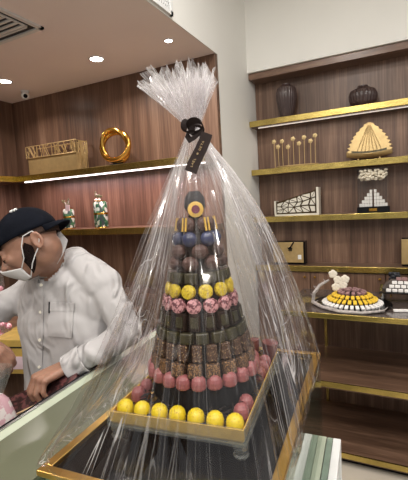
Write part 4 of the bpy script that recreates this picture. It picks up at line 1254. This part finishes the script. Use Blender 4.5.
# trousers
Tm = MB()
cp(at(66, 400, 1.40), hipc, .122, .130, Tm)
for s in (1, -1):
    hp = Vector((hipc.x, hipc.y, .88)) + sidev * (.09 * s); kn = Vector((hp.x, hp.y, .48)) + fwd * .03; an = Vector((hp.x, hp.y, .09)) - fwd * .02
    cp(hp, kn, .10, .072, Tm); cp(kn, an, .070, .058, Tm); 
Tm.v = [v_ - root_m for v_ in Tm.v]
tro = Tm.build('trousers', W['trouser'], man); remesh(tro, .009, 4)
for s in (1, -1):
    hp = Vector((hipc.x, hipc.y, .88)) + sidev * (.09 * s); an = Vector((hp.x, hp.y, .09)) - fwd * .02
    mchild(MB().ball(an + fwd * .06 - Vector((0, 0, .045)), 1, 18, 12, (.045, .14, .045), Matrix((sidev, fwd, Vector((0, 0, 1)))).transposed()), 'shoe', W['black'], smooth=True)
# cap, worn backwards: brim at the nape
def ell(az, el_, rf_, rs_, ru_, c=(0, 0, 0)):
    return hd(c[0] + rf_ * math.cos(el_) * math.cos(az), c[1] + rs_ * math.cos(el_) * math.sin(az), c[2] + ru_ * math.sin(el_))
P = []
for i in range(41):
    az = 2 * PI * i / 40; row = []
    lo = .02 + .07 * math.cos(az)    # sits low behind the ears, straight over the forehead
    for j in range(13):
        e = lo + (PI / 2 - .0 - lo) * j / 12
        row.append(ell(az, e, .103, .084, .100, (.0, 0, .026)))
    P.append(row)
cpo = mchild(MB().grid(P, 0), 'cap', W['cap'], smooth=True); so = cpo.modifiers.new('s', 'SOLIDIFY'); so.thickness = .004
mm = mchild(MB().ball(hd(-.004, 0, .127), .008, 12, 8, (1, 1, .5)), 'cap_button', W['cap'], smooth=True)
P = []
for i in range(17):
    v_ = -1 + 2 * i / 16; row = []
    for j in range(8):
        u = j / 7
        az = PI + v_ * .92
        b0 = ell(az, -.03, .104, .082, .100, (-.004, 0, .026))
        reach = .032 * math.sqrt(max(0, 1 - (abs(v_)) ** 4))
        row.append(b0 - hF * (reach * u) - hU * (.014 * u * u + .006 * v_ * v_ * u) + hS * 0)
    P.append(row)
br = mchild(MB().grid(P, 0), 'cap_brim', W['cap'], smooth=True); so = br.modifiers.new('s', 'SOLIDIFY'); so.thickness = .005
# white embroidered mark on the cap crown
em = MB(); zz_ = [(-.012, 0), (-.006, .006), (-.002, -.003), (.004, .006), (.010, .001), (.014, .006)]
pts_ = []
for (x_, y_) in zz_:
    az = PI - .55 - x_ * 12 + .0; e = .98 + y_ * 10
    pts_.append(ell(1.75 - x_ * 14, 1.02 + y_ * 9, .1095, .0875, .1035, (-.004, 0, .026)))
em.tube(pts_, .0035, 7)
mchild(em, 'cap_emblem', W['white'], smooth=True)
# hair at the temple / nape
P = []
for i in range(25):
    az = PI * .42 + (2 * PI - 2 * PI * .42) * i / 24; row = []
    for j in range(5):
        e = -.50 * max(0.0, math.sin((az - PI * .42) / (2 * PI - .84 * PI) * PI)) ** .5 * (j / 4) + .12
        row.append(ell(az, e, .0985, .0768, .092, (-.004, 0, .028)))
    P.append(row)
W['hair'] = plain('short_dark_hair', (.05, .032, .026), .9, Specular_IOR_Level=.05, var=.4, scale=300)
ho = mchild(MB().grid(P, 0), 'hair', W['hair'], smooth=True); so = ho.modifiers.new('s', 'SOLIDIFY'); so.thickness = .002
# beard along the jaw
for s in (1, -1):
    P = []
    for i in range(13):
        u = i / 12; row = []
        f0 = -.004 + .036 * u; u0 = -.012 - .064 * u
        for j in range(6):
            w_ = j / 5
            tp_ = math.sin(PI * min(1, .12 + .88 * u)) ** .6 if u > .5 else 1 - .5 * (1 - u * 2) ** 2; row.append(hd(f0 + .022 * (w_ - .5) * 1.3 * tp_ + .002, s * (.0690 - .016 * u + .002 * math.sin(PI * w_)), u0 + .020 * (w_ - .5) * (1 + u) + .004))
        P.append(row)
    bo = mchild(MB().grid(P, 0), 'beard', W['beard'], smooth=True); so = bo.modifiers.new('s', 'SOLIDIFY'); so.thickness = .006; so.offset = 0
# mask
P = []
for i in range(25):
    az = -1.30 + 2.60 * i / 24; row = []
    for j in range(13):
        v_ = j / 12
        sag = abs(az) / 1.3; e = -1.10 + (.95 - .30 * sag) * v_ - .05 * sag + .10 * v_ * (1 - sag)
        k = math.cos(az) ** 2 * math.exp(-((e + .15) / .45) ** 2)
        p_ = hd(.040 + (.068 + .024 * k) * math.cos(e * .9) * math.cos(az), .0665 * math.cos(e * .55) * math.sin(az) * (1 - .22 * max(0, -e)), -.030 + .088 * math.sin(e) + .012)
        row.append(p_ )
    P.append(row)
mo = mchild(MB().grid(P, 0), 'face_mask', W['mask'], smooth=True); so = mo.modifiers.new('s', 'SOLIDIFY'); so.thickness = .003; so.offset = 1
mtop, mbot = P[-1][-1], P[-1][1]
stm = MB()
stm.tube([mtop, hd(.030, .074, -.040), hd(.016, .079, -.005), hd(-.004, .080, .020), hd(-.034, .079, .020)], .0018, 6)
stm.tube([mbot, hd(.018, .068, -.066), hd(-.006, .072, -.046), hd(-.028, .074, -.030), hd(-.046, .079, -.004), hd(-.034, .079, .020)], .0018, 6)
so_ = mchild(stm, 'mask_strap', W['mask'], smooth=True)
# eyes
W['eye'] = plain('eye_white', (.6, .57, .55), .2); W['iris'] = plain('dark_iris', (.02, .012, .01), .1)
for s in (1, -1):
    c = hd(.083, s * .030, -.002)
    mchild(MB().ball(hd(.0865, s * .030, -.006), .0095, 16, 10), 'eye', W['eye'], smooth=True)
    mchild(MB().ball(hd(.0945, s * .030, -.012), .0042, 12, 8), 'iris', W['iris'], smooth=True)
    mchild(MB().tube([hd(.093, s * .019, -.010), hd(.0985, s * .027, -.008), hd(.0975, s * .034, -.008), hd(.089, s * .042, -.010)], [.0012, .0016, .0016, .0012], 6), 'eyelashes', W['beard'], smooth=True)
    mchild(MB().tube([hd(.092, s * .012, .026), hd(.093, s * .030, .031), hd(.080, s * .048, .025)], [.003, .004, .002], 8), 'eyebrow', W['beard'], smooth=True)

# ------------------------------------------------------------------ things around the man
# slab of dark chocolate in his hand
W['choc_red'] = speck('dark_chocolate_red_pattern', (.025, .010, .010), (.10, .035, .035), .54, 70, .35, .5)
W['lightwood'] = plain('pale_wood_edge', (.55, .38, .22), .5)
b0 = at(42, 386, 1.14)
cd = at(74, 373, 1.175) - at(10, 403, 1.175)
yaw_b = math.atan2(cd.y, cd.x)
t = empty('chocolate_box', b0 + Vector((0, 0, -.030)), yaw_b, 'dark patterned chocolate box held under the man\'s hand', 'box')
pit = math.atan2(cd.z, math.hypot(cd.x, cd.y))
Rp = Matrix.Rotation(-pit, 4, 'Y') @ Matrix.Rotation(.5, 4, 'X')
MB().box((-.115, -.028, -.010), (.115, .045, .010), Rp).build('patterned_lid', W['choc_red'], t, bevel=.003)
MB().box((-.118, -.033, -.013), (.118, -.0285, .011), Rp).build('pale_edge', W['lightwood'], t)
# gold boxes on the ledge behind
W['goldbox'] = plain('gold_card', (.66, .46, .12), .35, .5)
def gb(px, py, d, w_, h_, dp_, rz, label, tagp):
    p = at(px, py, d); t = empty('gold_carton', (p.x, p.y, p.z), rz, label, 'carton', 'gold cartons behind the man')
    MB().box((-w_ / 2, -dp_ / 2, 0), (w_ / 2, dp_ / 2, h_)).build('carton', W['goldbox'], t, bevel=.002)
    MB().box((-w_ / 2 - .002, -dp_ / 2 - .002, h_ * .78), (w_ / 2 + .002, dp_ / 2 + .002, h_ * .80)).build('seam', W['black'], t)
    if tagp: MB().box((-.02, -dp_ / 2 - .002, h_ * .15), (.05, -dp_ / 2 - .0005, h_ * .52)).build('price_card', W['pinkcard'], t)
W['pinkcard2'] = W['pinkcard']
t = empty('back_worktop', (-2.2, 1.55, 0), 0, 'low walnut back counter behind the man carrying gold cartons', 'counter')
MB().box((-.78, -.9, .84), (.62, .615, .87)).build('worktop', W['shelfwood'], t)
MB().box((-.76, -.88, 0), (.60, .60, .839)).build('body', W['wood'], t)
def carton(px, pyb, y, w_, h_, dp_, rz, label, tagp, z0=.871):
    p = onZ(px, pyb, z0); t = empty('gold_carton', (p.x, p.y, z0), rz, label, 'carton')
    MB().box((-w_ / 2, 0, 0), (w_ / 2, dp_, h_)).build('carton', W['goldbox'], t, bevel=.002)
    MB().box((-w_ / 2 - .002, -.002, h_ * .76), (w_ / 2 + .002, dp_ + .002, h_ * .80)).build('seam', W['black'], t)
    if tagp: MB().box((-.03, -.004, h_ * .15), (.05, -.0025, h_ * .52)).build('price_card', W['pinkcard'], t)
carton(20, 374, 0, .24, .15, .14, .30, 'gold carton with a pink card seen under the man\'s arm', True)
carton(30, 346, 0, .20, .09, .12, .30, 'small plain gold carton behind the one with the pink card', False)
# sparkly pink ornament
pk = onZ(0, 348, .871)
W['pinkglit'] = speck('pink_glitter', (.75, .28, .36), (.95, .75, .78), .55, 90, .25, .8)
t = empty('wrapped_bouquet', pk, 0, 'pink sparkling bouquet in clear wrap behind the man at the left edge', 'bouquet')
hh_ = onY(2, 268, pk.y).z - .871
fm = MB(); rq = random.Random(9)
for k in range(60):
    u = rq.random(); fm.ball((rq.uniform(-.045, .045) * (1.2 - .6 * u), rq.uniform(-.03, .03), .05 + (hh_ - .06) * u), rq.uniform(.010, .02), 8, 6)
fm.build('pink_flowers', W['pinkglit'], t, True)
MB().lathe([(.03, 0), (.045, .05), (.055, hh_ * .5), (.05, hh_)], n=9, cap=False).build('clear_wrap', W['acrylic'], t)
# patterned pink pouch at the left edge, on the worktop
W['pouch'] = speck('pink_white_print', (.46, .27, .30), (.56, .50, .48), .5, 55, .6)
pp = at(-5, 424, 1.02)
t = empty('gift_pouch', (pp.x - .01, pp.y + .02, .901), .5, 'pink and white printed pouch with clear gathered top at the left edge', 'pouch')
hh_ = at(3, 392, 1.05).z - .901
MB().lathe([(.040, 0), (.050, .02), (.048, hh_ * .6), (.030, hh_ * .92), (.016, hh_)], n=14, M=Matrix.Diagonal((1, .6, 1))).build('pouch', W['pouch'], t, True)
MB().lathe([(.016, hh_), (.030, hh_ + .03), (.048, hh_ + .075)], n=11, M=Matrix.Diagonal((1, .6, 1)), cap=False).build('clear_top', W['acrylic'], t)

# ------------------------------------------------------------------ light
def area(loc, rot, size, e, col=(1, .93, .84), sy=None):
    l = bpy.data.lights.new('area', 'AREA'); l.energy = e; l.color = col; l.size = size
    if sy: l.shape = 'RECTANGLE'; l.size_y = sy
    o = bpy.data.objects.new('area', l); C.objects.link(o); o.location = loc; o.rotation_euler = rot; return o
def disk(loc, e, size=.11, col=(1, .93, .82)):  # unseen overhead light, added to brighten the room and give the film highlights
    l = bpy.data.lights.new('added_lamp', 'AREA'); l.shape = 'DISK'; l.size = size; l.energy = e; l.color = col
    o = bpy.data.objects.new('added_lamp', l); C.objects.link(o); o.location = loc
for (x, y, e) in ((-.45, 1.25, 18), (.95, 1.1, 18), (-.5, .0, 24), (.8, -.2, 30), (2.2, .4, 30), (.9, -1.6, 44), (-.6, -1.6, 36)):
    disk((x, y, 3.27), e, .13, (1, .97, .92))
for (x, y, e) in ((-1.75, .5, 5), (-2.4, -.6, 4), (-1.5, -.9, 6)):
    disk((x, y, 2.50), e)
# led strips
l = area(((-2.70 + PX) / 2, YS + .038, zu - .05), (0, 0, 0), 1.6, 9, (1, .70, .74), .02)
l = area(((PX + 2.4) / 2, 3.08, 2.12), (0, 0, 0), 3.2, 2.0, (1, .9, .8), .02)
w_ = bpy.data.worlds.new('world'); SC.world = w_; w_.use_nodes = True
w_.node_tree.nodes['Background'].inputs[0].default_value = (1, .97, .95, 1)
w_.node_tree.nodes['Background'].inputs[1].default_value = .50
SC.view_settings.view_transform = 'Standard'; SC.view_settings.look = 'None'; SC.view_settings.gamma = 1
SC.view_settings.exposure = -0.20
SC.cycles.transparent_max_bounces = 32
SC.cycles.max_bounces = 8
SC.cycles.use_denoising = True
